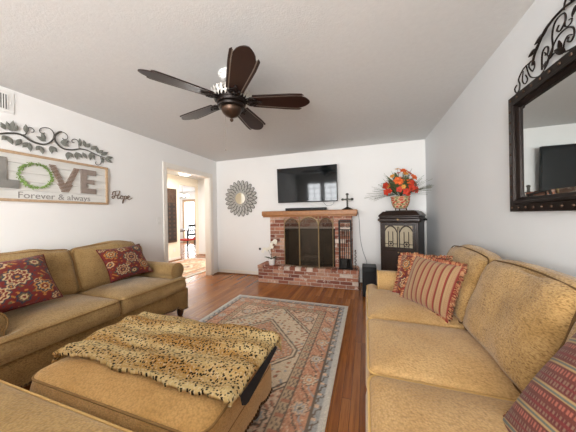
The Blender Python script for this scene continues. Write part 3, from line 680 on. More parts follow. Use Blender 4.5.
def rolled_arm(parent, mat, pmat, xi, sgn, yf, yb, z0, zt, w=.18, rr=.095):
    """arm whose inner face is at x = xi, growing outward by sgn"""
    cx = xi + sgn * (w * .5); cz = zt - rr; prof = [(xi + sgn * .012, z0), (xi + sgn * .012, cz - rr * .55)]
    a0 = 215; a1 = -50
    prof += [(cx + sgn * rr * math.cos(math.radians(a)), cz + rr * math.sin(math.radians(a))) for a in np.linspace(a0, a1, 18)]
    prof += [(xi + sgn * (w - .012), cz - rr * .95), (xi + sgn * (w - .01), z0)]
    n = len(prof); ys = [yf, yf + .004, yf + .012, yf + .03] + list(np.linspace(yf + .1, yb, 8)); ins = [.012, .005, .0015, 0] + [0] * 8
    gx = sum(p[0] for p in prof) / n; gz = cz - .05; vs = []
    for y, i_ in zip(ys, ins):
        for a, b in prof:
            d = math.hypot(a - gx, b - gz) or 1; vs.append((a - (a - gx) / d * i_, y, b - (b - gz) / d * i_ if b > z0 + .001 else b))
    fs = [(k * n + i, k * n + (i + 1) % n, (k + 1) * n + (i + 1) % n, (k + 1) * n + i) for k in range(len(ys) - 1) for i in range(n)]
    fs += [tuple(range(n))[::-1], tuple((len(ys) - 1) * n + i for i in range(n))]
    m = MB(); m.add(vs, fs); o = m.build('arm', mat, parent, smooth=50)
    m = MB(); m.tube([(a, yf + .004, b) for a, b in prof[:-1] + [prof[-1]]], .0045, 5); m.build('piping', pmat, o); return o
def sofa(name, label, loc, rz, width, depth, n_seats, mats, seed=0, arm_w=.18, seat_z=.50, back_h=.50, back_z=.485, zbase=.34, seat_depth=.60, lean=.27, arm_top=.64, splits=None, shift=0.0):
    seat_m, back_m, base_m, pm, pmb = mats
    s = empty(name, label, 'sofa' if n_seats > 2 else ('loveseat' if n_seats == 2 else 'armchair'), loc, rz)
    x0 = -width / 2; xi0, xi1 = x0 + arm_w, -x0 - arm_w
    skirt(s, base_m, width - .01, .03, depth - .01, x0 + .005, zbase, zb=.078)
    for sx in (-1, 1):
        bun(s, sx * (width / 2 - .07), .09, .15); bun(s, sx * (width / 2 - .07), depth - .08, .15)
    rolled_arm(s, seat_m, pm, xi0, -1, .10, depth - .02, zbase - .02, arm_top, arm_w); rolled_arm(s, seat_m, pm, xi1, 1, .10, depth - .02, zbase - .02, arm_top, arm_w)
    # frame back
    vs, fs = rbox(width - .04, .16, .56, .05, (0, .01, .01), (20, 6, 8), lambda p: Vector((p.x, p.y - .03 + p.z * .09, p.z + .02 * math.cos(p.x / width * PI) * (p.z > .2))))
    m = MB(); m.add(vs, fs); m.build('back_frame', back_m, s, smooth=60, loc=(0, depth - .10, .585))
    cuts = splits or [xi0 + (xi1 - xi0) * i / n_seats for i in range(n_seats + 1)]
    for i in range(n_seats):
        a, b = cuts[i] + .003, cuts[i + 1] - .003
        seat_cushion(s, seat_m, pm, x0=a, x1=b, yf=0.0, yb=seat_depth + .08, z0=zbase + .004, z1=seat_z - .015, ears=(arm_w - .045 if i == 0 else 0, arm_w - .045 if i == n_seats - 1 else 0), ear_d=.096, crown=.040, seed=seed + i)
        ea = shift if 0 < i else 0; eb = shift if i < n_seats - 1 and i > 0 else 0
        if i == n_seats - 1: ea = shift
        if i == 1 and n_seats == 3: ea = 0
        back_cushion(s, back_m, pmb, a - .004 + ea, b + .004 + eb, seat_depth - .055, .20, back_z, back_h, lean, seed + i + 5)
    return s
GOLD = ('sofa_gold', 'sofa_back', 'sofa_gold', 'pipe_gold', 'pipe_dark')
TAN = ('sofa_tan', 'sofa_tan', 'sofa_base', 'pipe', 'pipe')
# right sofa along the right wall: y extent .25 .. 2.62
sofa('three_seat_sofa', 'long golden chenille sofa along the right wall below the mirror', (0.0, 1.42, 0), -PI / 2, 2.36, .925, 3, GOLD, seed=2, arm_w=.21, arm_top=.66, seat_z=.515, zbase=.35, back_h=.46, back_z=.475, lean=.30, splits=[-.97, -.30, .295, .97], shift=.05)
# left loveseat along the left wall
sofa('loveseat', 'tan chenille loveseat with two red pillows under the word sign', (-2.12, 1.50, 0), PI / 2, 1.70, .93, 2, TAN, seed=11, arm_w=.175, arm_top=.66, back_h=.45, back_z=.47, lean=.30)
# armchair in the lower left corner of the picture, facing the fireplace
sofa('armchair', 'tan armchair seat edge in the foreground corner in front of the ottoman', (-1.10, 0.585, 0), PI, 1.60, .92, 1, ('chair_gold', 'chair_gold', 'sofa_base', 'pipe_gold', 'pipe'), seed=21, arm_w=.16)

# ottoman
ot = empty('ottoman', 'golden chenille ottoman with nailhead trim covered by the leopard throw', 'ottoman', (-1.115, 1.01, 0.0095))
OW, OD = 1.09, .66
skirt(ot, 'ottoman_gold', OW - .02, -OD / 2 + .01, OD / 2 - .01, -OW / 2 + .01, .29, zb=.115, rise=.035)
for sx in (-1, 1):
    for sy in (-1, 1): bun(ot, sx * (OW / 2 - .09), sy * (OD / 2 - .09), .13)
seat_cushion(ot, 'ottoman_gold', 'pipe', x0=-OW / 2, x1=OW / 2, yf=-OD / 2, yb=OD / 2, z0=.292, z1=.425, crown=.03, R=.075, r=.022, seed=5)

# leopard throw draped over the ottoman
def throw():
    m = MB(); ns, nt = 150, 84; s0, s1, t0, t1 = -1.755, -.505, .80, 1.44; uv = []
    for j in range(nt + 1):
        for i in range(ns + 1):
            s = s0 + (s1 - s0) * i / ns; t_ = t0 + (t1 - t0) * j / nt
            fr = .014 * math.sin((s + 1.7) * 4.2) + .006 * math.sin(s * 17) + .004 * math.sin(s * 83) + .003 * math.sin(s * 141); t_ = t_ + (1 - j / nt) * (fr + .035 * max(0, (s + .8)))
            x, y = s, t_; z = .482 + .010
            z += .008 * math.sin((t_ - .05 * s) * 34 + 1.3 * math.sin(s * 3)) * min(1, j / 8) + .006 * math.sin(s * 13 + t_ * 9) + .0035 * math.sin(s * 41) * math.sin(t_ * 53)
            z += -.018 * (1 - min(1, (t_ - .67) / .14)) if t_ < .81 else 0
            ex = -.563; R_ = .04
            if s > ex: a = min((s - ex) / R_, PI / 2); x = ex + R_ * math.sin(a); z -= R_ * (1 - math.cos(a)) + max(0, s - ex - R_ * PI / 2)
            ex = -1.655
            if s < ex: a = min((ex - s) / R_, PI / 2); x = ex - R_ * math.sin(a); z -= R_ * (1 - math.cos(a)) + max(0, ex - s - R_ * PI / 2)
            ey = 1.335
            if t_ > ey: a = min((t_ - ey) / R_, PI / 2); y = ey + R_ * math.sin(a); z -= R_ * (1 - math.cos(a)) + max(0, t_ - ey - R_ * PI / 2)
            m.v.append((x, y, z)); m.c.append((1, 1, 1)); uv.append((s, t_))
    for j in range(nt):
        for i in range(ns): a = j * (ns + 1) + i; m.f.append((a, a + 1, a + ns + 2, a + ns + 1))
    m.uv = uv; o = m.build('leopard_throw', 'leopard', smooth=80, loc=(0, 0, .004))
    q = o.modifiers.new('thickness', 'SOLIDIFY'); q.thickness = .016; q.offset = -1
    tag(o, 'leopard print faux fur throw blanket draped across the ottoman', 'throw blanket')
    # black backing turned out along the right end
    g = MB(); n = 16
    top = []; bot = []
    for i in range(n + 1):
        t_ = i / n; y = .855 + (1.25 - .855) * t_; h = .006 + .055 * (1 - t_) ** .8; h *= min(1, (i + .6) / 2.2) ** .5
        top.append((-.512, y, .462)); bot.append((-.508 + .004, y, .458 - h))
    vs = top + bot + [(a - .006, b, c_) for a, b, c_ in top] + [(a - .006, b, c_) for a, b, c_ in bot]; k = n + 1
    fs = [(i, i + 1, k + i + 1, k + i) for i in range(n)] + [(2 * k + i, 3 * k + i, 3 * k + i + 1, 2 * k + i + 1) for i in range(n)] + [(k + i, k + i + 1, 3 * k + i + 1, 3 * k + i) for i in range(n)] + [(i, 2 * k + i, 2 * k + i + 1, i + 1) for i in range(n)] + [(0, k, 3 * k, 2 * k), (n, 2 * k + n, 3 * k + n, k + n)]
    g.add(vs, fs); l = g.build('black_lining', 'black_fabric', o); l['label'] = 'plain black backing of the throw'
throw()

# ---------------------------------------------------------------- throw pillows
def pat_medallion(u, v, seed):
    rs = random.Random(seed); X, Y = u, v; col = np.zeros(X.shape + (3,)); red, cream, navy, gold, olive, rose = [hx(h) for h in ('#692018', '#b89d74', '#2f303a', '#a8702f', '#5b5434', '#8c3a2e')]
    col[:] = red; f = np.sin(X * 17 + 2 * np.sin(Y * 9)) * np.sin(Y * 19 + 2 * np.sin(X * 8)); col[f > .78] = gold; col[f < -.86] = navy
    f = np.sin(X * 11 + 4) * np.cos(Y * 13 + 2 * np.sin(X * 7)); col[f > .86] = olive
    spots = [(.12, .1, .34, 'a'), (-.62, .42, .25, 'b'), (.68, -.48, .26, 'b'), (-.5, -.5, .30, 'a'), (.6, .62, .22, 'c'), (.08, -.72, .18, 'c'), (-.15, .72, .17, 'd'), (-.9, -.05, .16, 'd'), (.93, .1, .15, 'c'), (-.9, .9, .2, 'a'), (.95, -.95, .2, 'a'), (-.15, -.32, .10, 'd'), (.45, -.2, .09, 'd')]
    for a, b, r, k in spots:
        a += rs.uniform(-.06, .06); b += rs.uniform(-.06, .06)
        cs = {'a': [navy, cream, red, cream, red, navy, gold], 'b': [gold, navy, cream, gold, red, cream], 'c': [navy, olive, cream, red], 'd': [cream, navy, gold]}[k]
        d = np.hypot(X - a, Y - b); an = np.arctan2(Y - b, X - a); rr = r * (1 + .12 * np.cos((10 if k == 'a' else 7) * an))
        for i, c_ in enumerate(cs): col[d < rr * (1 - i / len(cs))] = c_
        col[(np.abs(d - r * .62) < r * .09) & (np.cos(10 * an + 1) > .2)] = red if k != 'b' else navy
    return col
def pat_stripe(u, v, seed):
    q = (u * .5 + .5) * 8.5; f = q % 1.0; col = np.zeros(u.shape + (3,)); col[:] = hx('#967a58')
    col[(f > .42) & (f < .62)] = hx('#7a2d25'); col[(f > .62) & (f < .70)] = hx('#5c3626'); col[(f > .30) & (f < .36)] = hx('#8c5a45'); col[(f < .05)] = hx('#8e6a4a')
    z = (np.sin(v * 95) > .2) & (f > .1) & (f < .26); col[z] = hx('#94694f'); return col
def pat_ikat(u, v, seed):
    q = (u * .5 + .5) * 6.2; f = q % 1.0; k = np.floor(q) % 2; col = np.zeros(u.shape + (3,)); col[:] = hx('#63291c')
    zig = np.sin(v * 150) > 0
    col[(f > .30) & (f < .36)] = hx('#a5895c'); col[(f > .36) & (f < .44)] = hx('#5c6259'); col[(f > .44) & (f < .50)] = hx('#a5895c')
    m_ = (f > .58) & (f < .92); col[m_ & zig] = hx('#5d1a18'); col[m_ & ~zig] = hx('#7d5e4a'); col[(f > .70) & (f < .80)] = hx('#6e1f1c')
    m_ = (f > .05) & (f < .22); col[m_ & zig] = hx('#a45a48'); return col
def pillow(name, label, size, th, pat, center, xdir, up_hint, fringe=None, seed=0, pinch=.06, n=72, sq=(0, 0)):
    """centre, local x direction (bottom edge) and approximate up; the front faces x cross up reversed"""
    x = Vector(xdir).normalized(); up = Vector(up_hint); up = (up - x * up.dot(x)).normalized(); nrm = x.cross(up)  # front normal
    # local: x right, z up, -y front
    R_ = Matrix((x, -nrm, up)).transposed().to_4x4(); R_.translation = Vector(center)
    g = np.linspace(-1, 1, n + 1); u, v = np.meshgrid(g, g); e = np.clip((1 - np.abs(u) ** 2.6) * (1 - np.abs(v) ** 2.6), 0, 1)
    k = 1 - pinch * (1 - v ** 2) * np.abs(u) ** 3; k2 = 1 - pinch * (1 - u ** 2) * np.abs(v) ** 3
    w_, h_ = (size if hasattr(size, '__len__') else (size, size))
    X = u * k * w_ / 2; Z = v * k2 * h_ / 2 + sq[0] * u * u * .1; wr = .003 * np.sin(u * 5 + v * 3 + seed) * e ** .5; Y = th / 2 * e ** .55 + wr
    col = np.clip(pat(u, v, seed), 0, 1); m = MB(); N = n + 1
    F_ = np.stack([X, -Y, Z], -1).reshape(-1, 3); B_ = np.stack([X, Y, Z], -1).reshape(-1, 3)
    m.v = [tuple(p) for p in F_] + [tuple(p) for p in B_]; cc = [tuple(c_) for c_ in col.reshape(-1, 3)]; m.c = cc + cc; o = N * N
    for j in range(n):
        for i in range(n): a = j * N + i; m.f.append((a, a + 1, a + N + 1, a + N)); m.f.append((o + a, o + a + N, o + a + N + 1, o + a + 1))
    edge = [i for i in range(N)] + [j * N + n for j in range(1, N)] + [n * N + i for i in range(n - 1, -1, -1)] + [j * N for j in range(n - 1, 0, -1)]
    for a in range(len(edge)): b = (a + 1) % len(edge); m.f.append((edge[a], edge[b], o + edge[b], o + edge[a]))
    ob = m.build(name, 'tapestry', smooth=60); ob.matrix_world = R_; tag(ob, label, 'throw pillow')
    ring = [Vector(F_[i]) for i in edge]; ring = [Vector((p.x, 0, p.z)) for p in ring]
    q = MB()
    if fringe is None:
        q.tube(ring, .005, 5, closed=True, col=tuple(hx('#5d1f1a'))); q.build('piping', 'fringe', ob)
    else:
        rs = random.Random(seed); L_ = len(ring)
        for i in range(L_):
            for h in range(3):
                p = ring[i].lerp(ring[(i + 1) % L_], h / 3); d = Vector((p.x / w_, 0, p.z / h_)); ax = abs(p.x) / w_; az = abs(p.z) / h_
                d = Vector((math.copysign(1, p.x) if ax > az - .03 else p.x * .6, 0, math.copysign(1, p.z) if az > ax - .03 else p.z * .6)).normalized()
                d += Vector((rs.uniform(-.35, .35), rs.uniform(-.5, .5), rs.uniform(-.35, .35))); l_ = fringe * rs.uniform(.75, 1.2)
                c_ = tuple(hx(rs.choice(['#7e2d24', '#b78c66', '#93563f', '#5f3a28', '#a87551'])))
                q.tube([p * .985, p + d * l_ * .6, p + d * l_ + Vector((0, 0, -.004))], [.004, .0052, .004], 4, col=c_)
        q.build('fringe', 'fringe', ob)
    return ob
pillow('throw_pillow', 'large dark red suzani medallion pillow at the left end of the loveseat', (.47, .44), .15, pat_medallion, (-2.575, .985, .74), (.10, .97, .05), (-.66, -.0, .78), None, 4)
pillow('throw_pillow', 'dark red medallion pillow leaning by the loveseat arm near the doorway', (.47, .40), .14, pat_medallion, (-2.60, 1.895, .735), (.06, .98, .02), (-.58, .0, .82), None, 9, pinch=.10)
pillow('throw_pillow', 'tan and red striped pillow with fringe in front of the red pillow', (.40, .37), .13, pat_stripe, (.445, 1.975, .700), (.56, -.82, -.03), (.34, .17, .92), .022, 3, n=120)
pillow('throw_pillow', 'red floral pillow with fringe behind the striped one on the long sofa', (.39, .36), .12, pat_medallion, (.425, 2.165, .70), (.78, -.62, .05), (.26, .30, .92), .022, 14)
pillow('throw_pillow', 'dark red and grey striped pillow in the lower right foreground', (.52, .52), .16, pat_ikat, (.597, .745, .735), (.60, .15, .77), (-.04, 1, -.02), .006, 6, n=170, pinch=.03)

# ================================================================= CEILING FAN
fx, fy_, fz = -1.075, 1.715, 2.218
fan = empty('ceiling_fan', 'dark bronze ceiling fan with five mahogany blades hanging from the ceiling', 'ceiling fan', (fx, fy_, fz))
dz = H - fz
m = MB(); m.lathe([(.10, dz - .014), (.105, dz - .008), (.105, dz - .001)], 32); m.lathe([(.062, dz - .05), (.08, dz - .03), (.09, dz - .014)], 24)
for k in range(16): a = 2 * PI * k / 16; m.ball((.09 * math.cos(a), .09 * math.sin(a), dz - .014), .009, 8, 5)
m.build('ceiling_medallion', 'white_plastic', fan)
m = MB(); m.lathe([(.022, dz - .13), (.05, dz - .11), (.058, dz - .08), (.045, dz - .055), (.03, dz - .045)], 24); m.build('canopy', 'bronze', fan)
m = MB(); m.lathe([(.03, .125), (.07, .118), (.115, .09), (.135, .05), (.135, .02), (.12, -.005), (.125, -.012), (.12, -.03), (.09, -.04)], 36); m.build('motor_housing', 'bronze', fan)
m = MB()
for k in range(14):
    a = 2 * PI * k / 14
    def on(th, z, r): return (r * math.cos(a + th), r * math.sin(a + th), z)
    pts = []
    for i in range(22):
        t_ = i / 21; an = t_ * 3.2 * PI; rr = .036 * (1 - t_) + .004; pts.append(on(rr * math.cos(an) / .14, .045 + rr * 1.1 * math.sin(an), .150 - .018 * max(0, rr * math.sin(an) / .036)))
    m.tube(pts, .0065, 5); m.ball(on(.22, .025, .150), .011, 6, 5); m.tube([on(.22, .0, .145), on(.2, .05, .153), on(.25, .10, .125)], [.006, .009, .003], 5)
for k in range(28):
    a = 2 * PI * k / 28; m.leaf((.140 * math.cos(a), .140 * math.sin(a), -.004), (.172 * math.cos(a + .08), .172 * math.sin(a + .08), .068), .022, up=(math.cos(a), math.sin(a), 0), fold=.3, th=.003, n=5)
m.build('scroll_ornament', 'silver_lt', fan)
m = MB(); m.lathe([(.105, -.03), (.112, -.045), (.108, -.06), (.095, -.066)], 32); m.build('blade_ring', 'bronze', fan)
m = MB(); m.lathe([(.004, -.180), (.013, -.172), (.016, -.160), (.008, -.150), (.02, -.142), (.052, -.128), (.074, -.105), (.084, -.085), (.086, -.07), (.08, -.06)], 36); m.build('light_cap', 'bronze_lt', fan)
m = MB(); m.tube([(-.066, .01, -.09), (-.068, .01, -.20), (-.068, .01, -.40)], .0014, 4); m.ball((-.068, .01, -.41), .006); m.build('pull_chain', 'bead', fan)
PHI = math.radians(22.4)
def blade():
    b = bpy.data.objects.new('blade', None)
    hw = lambda x: .044 + .030 * min(1, max(0, (x - .15) / .36))
    c = [(x, hw(x)) for x in np.linspace(.15, .585, 9)] + [(.602, .068), (.625, .060), (.648, .045), (.666, .026), (.675, .012), (.677, 0)]
    poly = c + [(x, -y) for x, y in c[::-1][1:]]
    m = MB(); m.prism([(a, b_) for a, b_ in poly], -.004, .004, 'z'); board = m.build('blade', 'blade', fan, bevel=.002)
    for s_ in (-1, 1):
        q = MB(); i_ = [(x, s_ * (hw(x) + .0005)) for x in np.linspace(.17, .60, 9)]; o_ = [(x, s_ * (hw(x) + .007)) for x in np.linspace(.17, .60, 9)]
        q.prism(i_ + o_[::-1], -.003, .0035, 'z'); q.build('inlay_strip', 'bead', board)
        q = MB(); i_ = [(x, s_ * (hw(x) + .007)) for x in np.linspace(.18, .615, 9)]; o_ = [(x, s_ * (hw(x) + .024)) for x in np.linspace(.18, .595, 9)]
        q.prism(i_ + o_[::-1], -.0045, .0045, 'z'); q.build('side_rail', 'blade', board, bevel=.002)
    q = MB()
    for s_ in (-1, 1):
        q.tube(smoothpts([(.10, 0, .004), (.13, s_ * .03, -.004), (.165, s_ * .045, -.010), (.20, s_ * .03, -.012), (.235, 0, -.010)]), .006, 6)
        q.tube([(p[0], p[2], -.012) for p in spiral(.16, s_ * .022, .022, .004, 0, s_ * 3 * PI, 16)], .0045, 5); q.ball((.20, s_ * .036, -.010), .010, 8, 5)
    q.tube([(.09, 0, .006), (.15, 0, -.008), (.25, 0, -.010)], [.010, .009, .006], 6); q.ball((.25, 0, -.008), .012, 8, 5); q.ball((.165, 0, -.010), .014, 8, 5)
    q.build('blade_iron', 'bronze', board)
    return board
bd = blade()
bds = [bd]
for k in range(1, 5): bds.append(copy_tree(bd, fan))
for k, o in enumerate(bds):
    o.rotation_euler = (Matrix.Rotation(PHI + k * 2 * PI / 5, 4, 'Z') @ Matrix.Rotation(math.radians(-12), 4, 'X')).to_euler()

# ================================================================= THINGS ON THE BACK WALL
tv = empty('television', 'flat black television mounted on the white wall above the fireplace', 'television', (-1.045, 4.17, 1.80), rot=(math.radians(3.2), 0, 0))
m = MB(); m.box(-.57, .57, -.012, .03, -.328, .328); m.box(-.3, .3, .03, .06, -.2, .2); m.build('casing', 'black_plastic', tv, bevel=.004)
m = MB(); m.box(-.560, .560, -.0145, -.0118, -.312, .320); m.build('screen', 'screen', tv, smooth=0)
m = MB(); m.box(-.12, .12, .06, .095, -.12, .12); m.build('wall_bracket', 'black_metal', tv)
m = MB(); m.tube(smoothpts([(.50, .02, -.32), (.49, .035, -.37), (.44, .045, -.40), (.36, .05, -.40), (.30, .05, -.33)]), .004, 5); m.build('cable', 'cable', tv)
sb = empty('sound_bar', 'slim black sound bar on the wooden mantel below the television', 'sound bar', (-1.045, 4.10, 1.312))
m = MB(); m.box(-.385, .385, -.035, .035, .004, .052); m.build('body', 'black_plastic', sb, bevel=.008); [MB().box(a_ - .03, a_ + .03, -.03, .03, 0, .006).build('foot', 'black_plastic', sb) for a_ in (-.3, .3)]
cr = empty('standing_cross', 'dark metal standing cross on a black base at the right end of the mantel', 'cross', (-0.30, 4.09, 1.312))
m = MB(); m.lathe([(.10, 0), (.10, .008), (.075, .02), (.03, .04), (.02, .05)], 20, m=Matrix.Diagonal((.95, .45, 1, 1))); m.build('base', 'black_metal', cr)
m = MB(); m.box(-.013, .013, -.009, .009, .04, .25); m.box(-.07, .07, -.009, .009, .165, .19)
for p in ((0, .265), (-.078, .178), (.078, .178)): m.ball((p[0], 0, p[1]), (.026, .012, .022), 12, 6)
m.ball((0, -.004, .178), (.026, .014, .026), 12, 6)
for k in range(5): m.ball((0, -.006, .065 + k * .02), (.017, .010, .009), 8, 5)
m.build('cross', 'cross_metal', cr)
# sunburst mirror
sm = empty('sunburst_mirror', 'round silver petal framed mirror on the white wall beside the doorway', 'mirror', (-2.50, YB - .003, 1.605))
m = MB(); rim = MB()
for ring, (nr, r0, r1, w_, y) in enumerate(((22, .25, .385, .085, -.012), (22, .17, .31, .07, -.022), (18, .12, .21, .058, -.030))):
    for k in range(nr):
        a = 2 * PI * (k + .5 * (ring % 2)) / nr; ca, sa = math.cos(a), math.sin(a)
        m.leaf(((r0 + .006) * ca, y, (r0 + .006) * sa), ((r1 - .012) * ca, y - .006, (r1 - .012) * sa), w_ * .74, up=(0, -1, 0), fold=.25, th=.004, pw=.5)
        rim.leaf((r0 * ca, y + .006, r0 * sa), (r1 * ca, y + .003, r1 * sa), w_, up=(0, -1, 0), fold=.05, th=.003, pw=.45)
m.lathe([(.20, 0), (.20, .02), (.13, .03)], 40, m=Matrix.Rotation(PI / 2, 4, 'X')); m.build('petals', 'pewter', sm); rim.build('petal_rims', 'pewter_dark', sm)
m = MB(); m.tube([(.128 * math.cos(a), -.040, .128 * math.sin(a)) for a in np.linspace(0, 2 * PI, 40, endpoint=False)], .008, 6, closed=True)
for k in range(36): a = 2 * PI * k / 36; m.ball((.148 * math.cos(a), -.034, .148 * math.sin(a)), .009, 6, 4)
m.build('beaded_rim', 'pewter', sm)
m = MB(); m.lathe([(.122, .030), (.122, .036)], 40, m=Matrix.Rotation(PI / 2, 4, 'X')); m.build('mirror_glass', 'mirror', sm)
# cable and outlet
m = MB(); pts = [(-.15, 4.27, 1.30), (-.125, 4.275, 1.24), (-.11, 4.28, 1.05), (-.10, 4.28, .80), (-.06, 4.27, .58), (-.02, 4.22, .47), (.0, 4.10, .42), (.0, 4.0, .40), (.03, 3.93, .38)]
tag(m.add([], []) and m.tube(smoothpts(pts), .005, 6).build('power_cable', 'cable'), 'thin grey cable running down the wall from mantel to speaker', 'cable')
gv = empty('gas_valve', 'small round dark gas valve on the white wall left of the hearth', 'valve', (-2.075, YB - .002, .55))
m = MB(); m.lathe([(.024, 0), (.024, .006), (.010, .010), (.008, .022)], 16, m=Matrix.Rotation(PI / 2, 4, 'X')); m.build('escutcheon', 'black_metal', gv)

# ================================================================= ORCHID
oc = empty('potted_orchid', 'white orchid in a white pot on the left end of the hearth', 'plant', (-1.675, 3.965, HZ))
m = MB(); m.lathe([(.045, 0), (.052, .01), (.066, .12), (.070, .128), (.062, .128), (.056, .11), (.02, .105)], 24); m.build('pot', 'white_gloss', oc)
m = MB()
for a, l_, c_ in ((10, .16, -.35), (60, .12, -.1), (150, .17, -.3), (200, .13, -.2), (285, .15, -.4), (330, .14, -.2)):
    ar = math.radians(a); m.leaf((0, 0, .11), (l_ * 1.1 * math.cos(ar), l_ * 1.1 * math.sin(ar) * .8, .165), .055, up=(0, 0, 1), curl=c_ * .6, th=.003, n=8, fold=.2)
m.build('leaf_cluster', 'leaf', oc)
st = smoothpts([(0, 0, .11), (-.012, .01, .24), (0.0, 0, .36), (.045, -.01, .43), (.10, -.02, .45)]); st2 = smoothpts([(0, 0, .11), (-.04, 0, .22), (-.09, 0, .29), (-.14, -.01, .30)])
m = MB(); m.tube(st, .003, 5); m.tube(st2, .003, 5); m.build('stem', 'leaf', oc)
def orchid_flower(p, rz, s=.034):
    m = MB(); Mx = Matrix.Translation(p) @ Matrix.Rotation(rz, 4, 'Z')
    for a, w_ in ((90, .8), (18, 1.3), (162, 1.3), (234, .8), (306, .8)):
        ar = math.radians(a); m.leaf((0, -.004, 0), (s * 1.25 * math.cos(ar), -.008, s * 1.25 * math.sin(ar)), s * w_, up=(0, -1, 0), fold=.12, th=.002, pw=.5, m=Mx)
    m.ball((0, -.012, -.004), .008, 6, 5, m=Mx); m.build('flower', 'petal_wh', oc)
for q in ((.11, .45), (.075, .455), (.05, .425), (.02, .40), (.10, .41), (-.005, .36), (-.145, .295), (-.11, .30), (-.085, .275), (-.16, .25), (-.06, .30), (.03, .34), (-.02, .31)):
    orchid_flower(Vector((q[0], -.02 - random.uniform(0, .03), q[1])), random.uniform(-.5, .5), random.uniform(.024, .033))

# ================================================================= GRAMOPHONE CABINET, SUBWOOFER, FLOWERS
gc = empty('gramophone_cabinet', 'tall dark wood antique gramophone cabinet with arched grille in the corner', 'cabinet', (.528, 3.895, 0), math.radians(-20))
GW, GD = .255, .25
m = MB(); m.box(-GW, GW, -GD, GD, .06, 1.10)
for sx in (-1, 1):
    for sy in (-1, 1): m.box(sx * (GW - .02) - .02, sx * (GW - .02) + .02, sy * (GD - .02) - .02, sy * (GD - .02) + .02, 0, .07)
m.build('body', 'walnut', gc, bevel=.006)
m = MB()
for a, b, z0, z1 in ((.012, .012, 1.10, 1.12), (.028, .028, 1.12, 1.16), (.012, .012, 1.16, 1.185)): m.box(-GW - a, GW + a, -GD - b, GD + b, z0, z1)
m.build('cornice', 'walnut', gc, bevel=.008)
m = MB(); a0, b0 = GW + .022, GD + .022; a1, b1 = GW - .03, GD - .03
vs = [(-a0, -b0, 1.185), (a0, -b0, 1.185), (a0, b0, 1.185), (-a0, b0, 1.185), (-a0, -b0, 1.205), (a0, -b0, 1.205), (a0, b0, 1.205), (-a0, b0, 1.205), (-a1, -b1, 1.262), (a1, -b1, 1.262), (a1, b1, 1.262), (-a1, b1, 1.262)]
m.add(vs, [(3, 2, 1, 0)] + [(k * 4 + i, k * 4 + (i + 1) % 4, k * 4 + 4 + (i + 1) % 4, k * 4 + 4 + i) for k in (0, 1) for i in range(4)] + [(8, 9, 10, 11)]); m.box(-a1 + .03, a1 - .03, -b1 + .03, b1 - .03, 1.262, 1.276)
m.build('lid', 'walnut', gc, bevel=.006)
m = MB(); m.box(-.195, .195, -GD - .004, -GD + .01, .735, 1.06); m.build('grille_cloth', 'grille_cloth', gc, smooth=0)
m = MB(); y = -GD - .009
for x in (-.195, .195): m.box(x - .012, x + .012, y - .006, y + .006, .72, 1.075)
m.box(-.207, .207, y - .006, y + .006, .72, .742); m.box(-.207, .207, y - .006, y + .006, 1.055, 1.075)
for c_ in (-.105, .105):
    for k in range(4): x = c_ - .09 + k * .06; m.tube([(x, y, .74), (x, y, .97)], .0055, 5)
    for x0, x1 in ((c_ - .09, c_ + .03), (c_ + .09, c_ - .03), (c_ - .09, c_ - .0), (c_ + .09, c_ + 0)):
        m.tube(smoothpts([(x0, y, .95), (x0 + (x1 - x0) * .25, y, 1.01), (x0 + (x1 - x0) * .62, y, 1.045), (x1, y, 1.056)]), .0055, 5)
    m.tube([(c_ + .034 * math.cos(a), y, .79 + .034 * math.sin(a)) for a in np.linspace(0, 2 * PI, 16, endpoint=False)], .006, 5, closed=True); m.ball((c_, y, .79), (.016, .006, .016), 8, 5)
    m.tube([(c_ - .09, y, .79), (c_ - .034, y, .79)], .005, 5); m.tube([(c_ + .034, y, .79), (c_ + .09, y, .79)], .005, 5)
for x in (-.012, .012): m.tube([(x, y, .74), (x, y, 1.0), (x * .5, y, 1.04)], .005, 5)
m.build('gothic_fretwork', 'walnut', gc)
m = MB(); m.box(-.21, .21, -GD - .008, -GD + .002, .12, .69); m.build('door', 'walnut', gc, bevel=.005)
m = MB(); m.ball((.0, -GD - .02, .67), .011); m.ball((0, -GD - .036, 1.145), (.014, .006, .014)); m.build('knob', 'brass', gc)
m = MB(); m.tube([(GW + .01, -.06, 1.14), (GW + .05, -.06, 1.14), (GW + .055, -.13, 1.14)], .006, 6); m.tube([(GW + .055, -.13, 1.14), (GW + .09, -.13, 1.14)], .011, 8); m.build('crank', 'black_metal', gc)
sw = empty('subwoofer', 'black box speaker on the floor between hearth and gramophone cabinet', 'speaker', (.035, 3.70, 0))
m = MB(); m.box(-.10, .10, -.13, .13, .015, .45); m.build('body', 'black_plastic', sw, bevel=.008)
m = MB(); m.box(-.092, .092, -.138, -.128, .03, .38); m.build('front_grille', 'black_fabric', sw, bevel=.004)
for sx in (-1, 1):
    for sy in (-1, 1): MB().lathe([(.012, 0), (.012, .016)], 10, m=Matrix.Translation((sx * .075, sy * .1, 0))).build('foot', 'black_plastic', sw)
fv = empty('flower_arrangement', 'orange and red silk flower arrangement in a patterned pot on the cabinet', 'flower arrangement', (.50, 3.86, 1.276))
def pat_pot(nr, seg):
    out = []
    for j in range(nr):
        for k in range(seg):
            f = math.sin(k / seg * 2 * PI * 6 + 1.5 * math.sin(j * .9)) * math.sin(j * 1.1); out.append(tuple(hx('#b8392c' if f > .25 else ('#5b6b3c' if f < -.45 else '#cdb893'))))
    return out
prof = [(.075, .03), (.095, .045), (.112, .08), (.124, .12), (.130, .16), (.130, .19), (.137, .20), (.137, .212), (.12, .212), (.11, .19)]
pr = [(np.interp(t_, np.linspace(0, 1, len(prof)), [p[0] for p in prof]), np.interp(t_, np.linspace(0, 1, len(prof)), [p[1] for p in prof])) for t_ in np.linspace(0, 1, 30)]
m = MB(); m.lathe(pr, 48, col=pat_pot(30, 48))
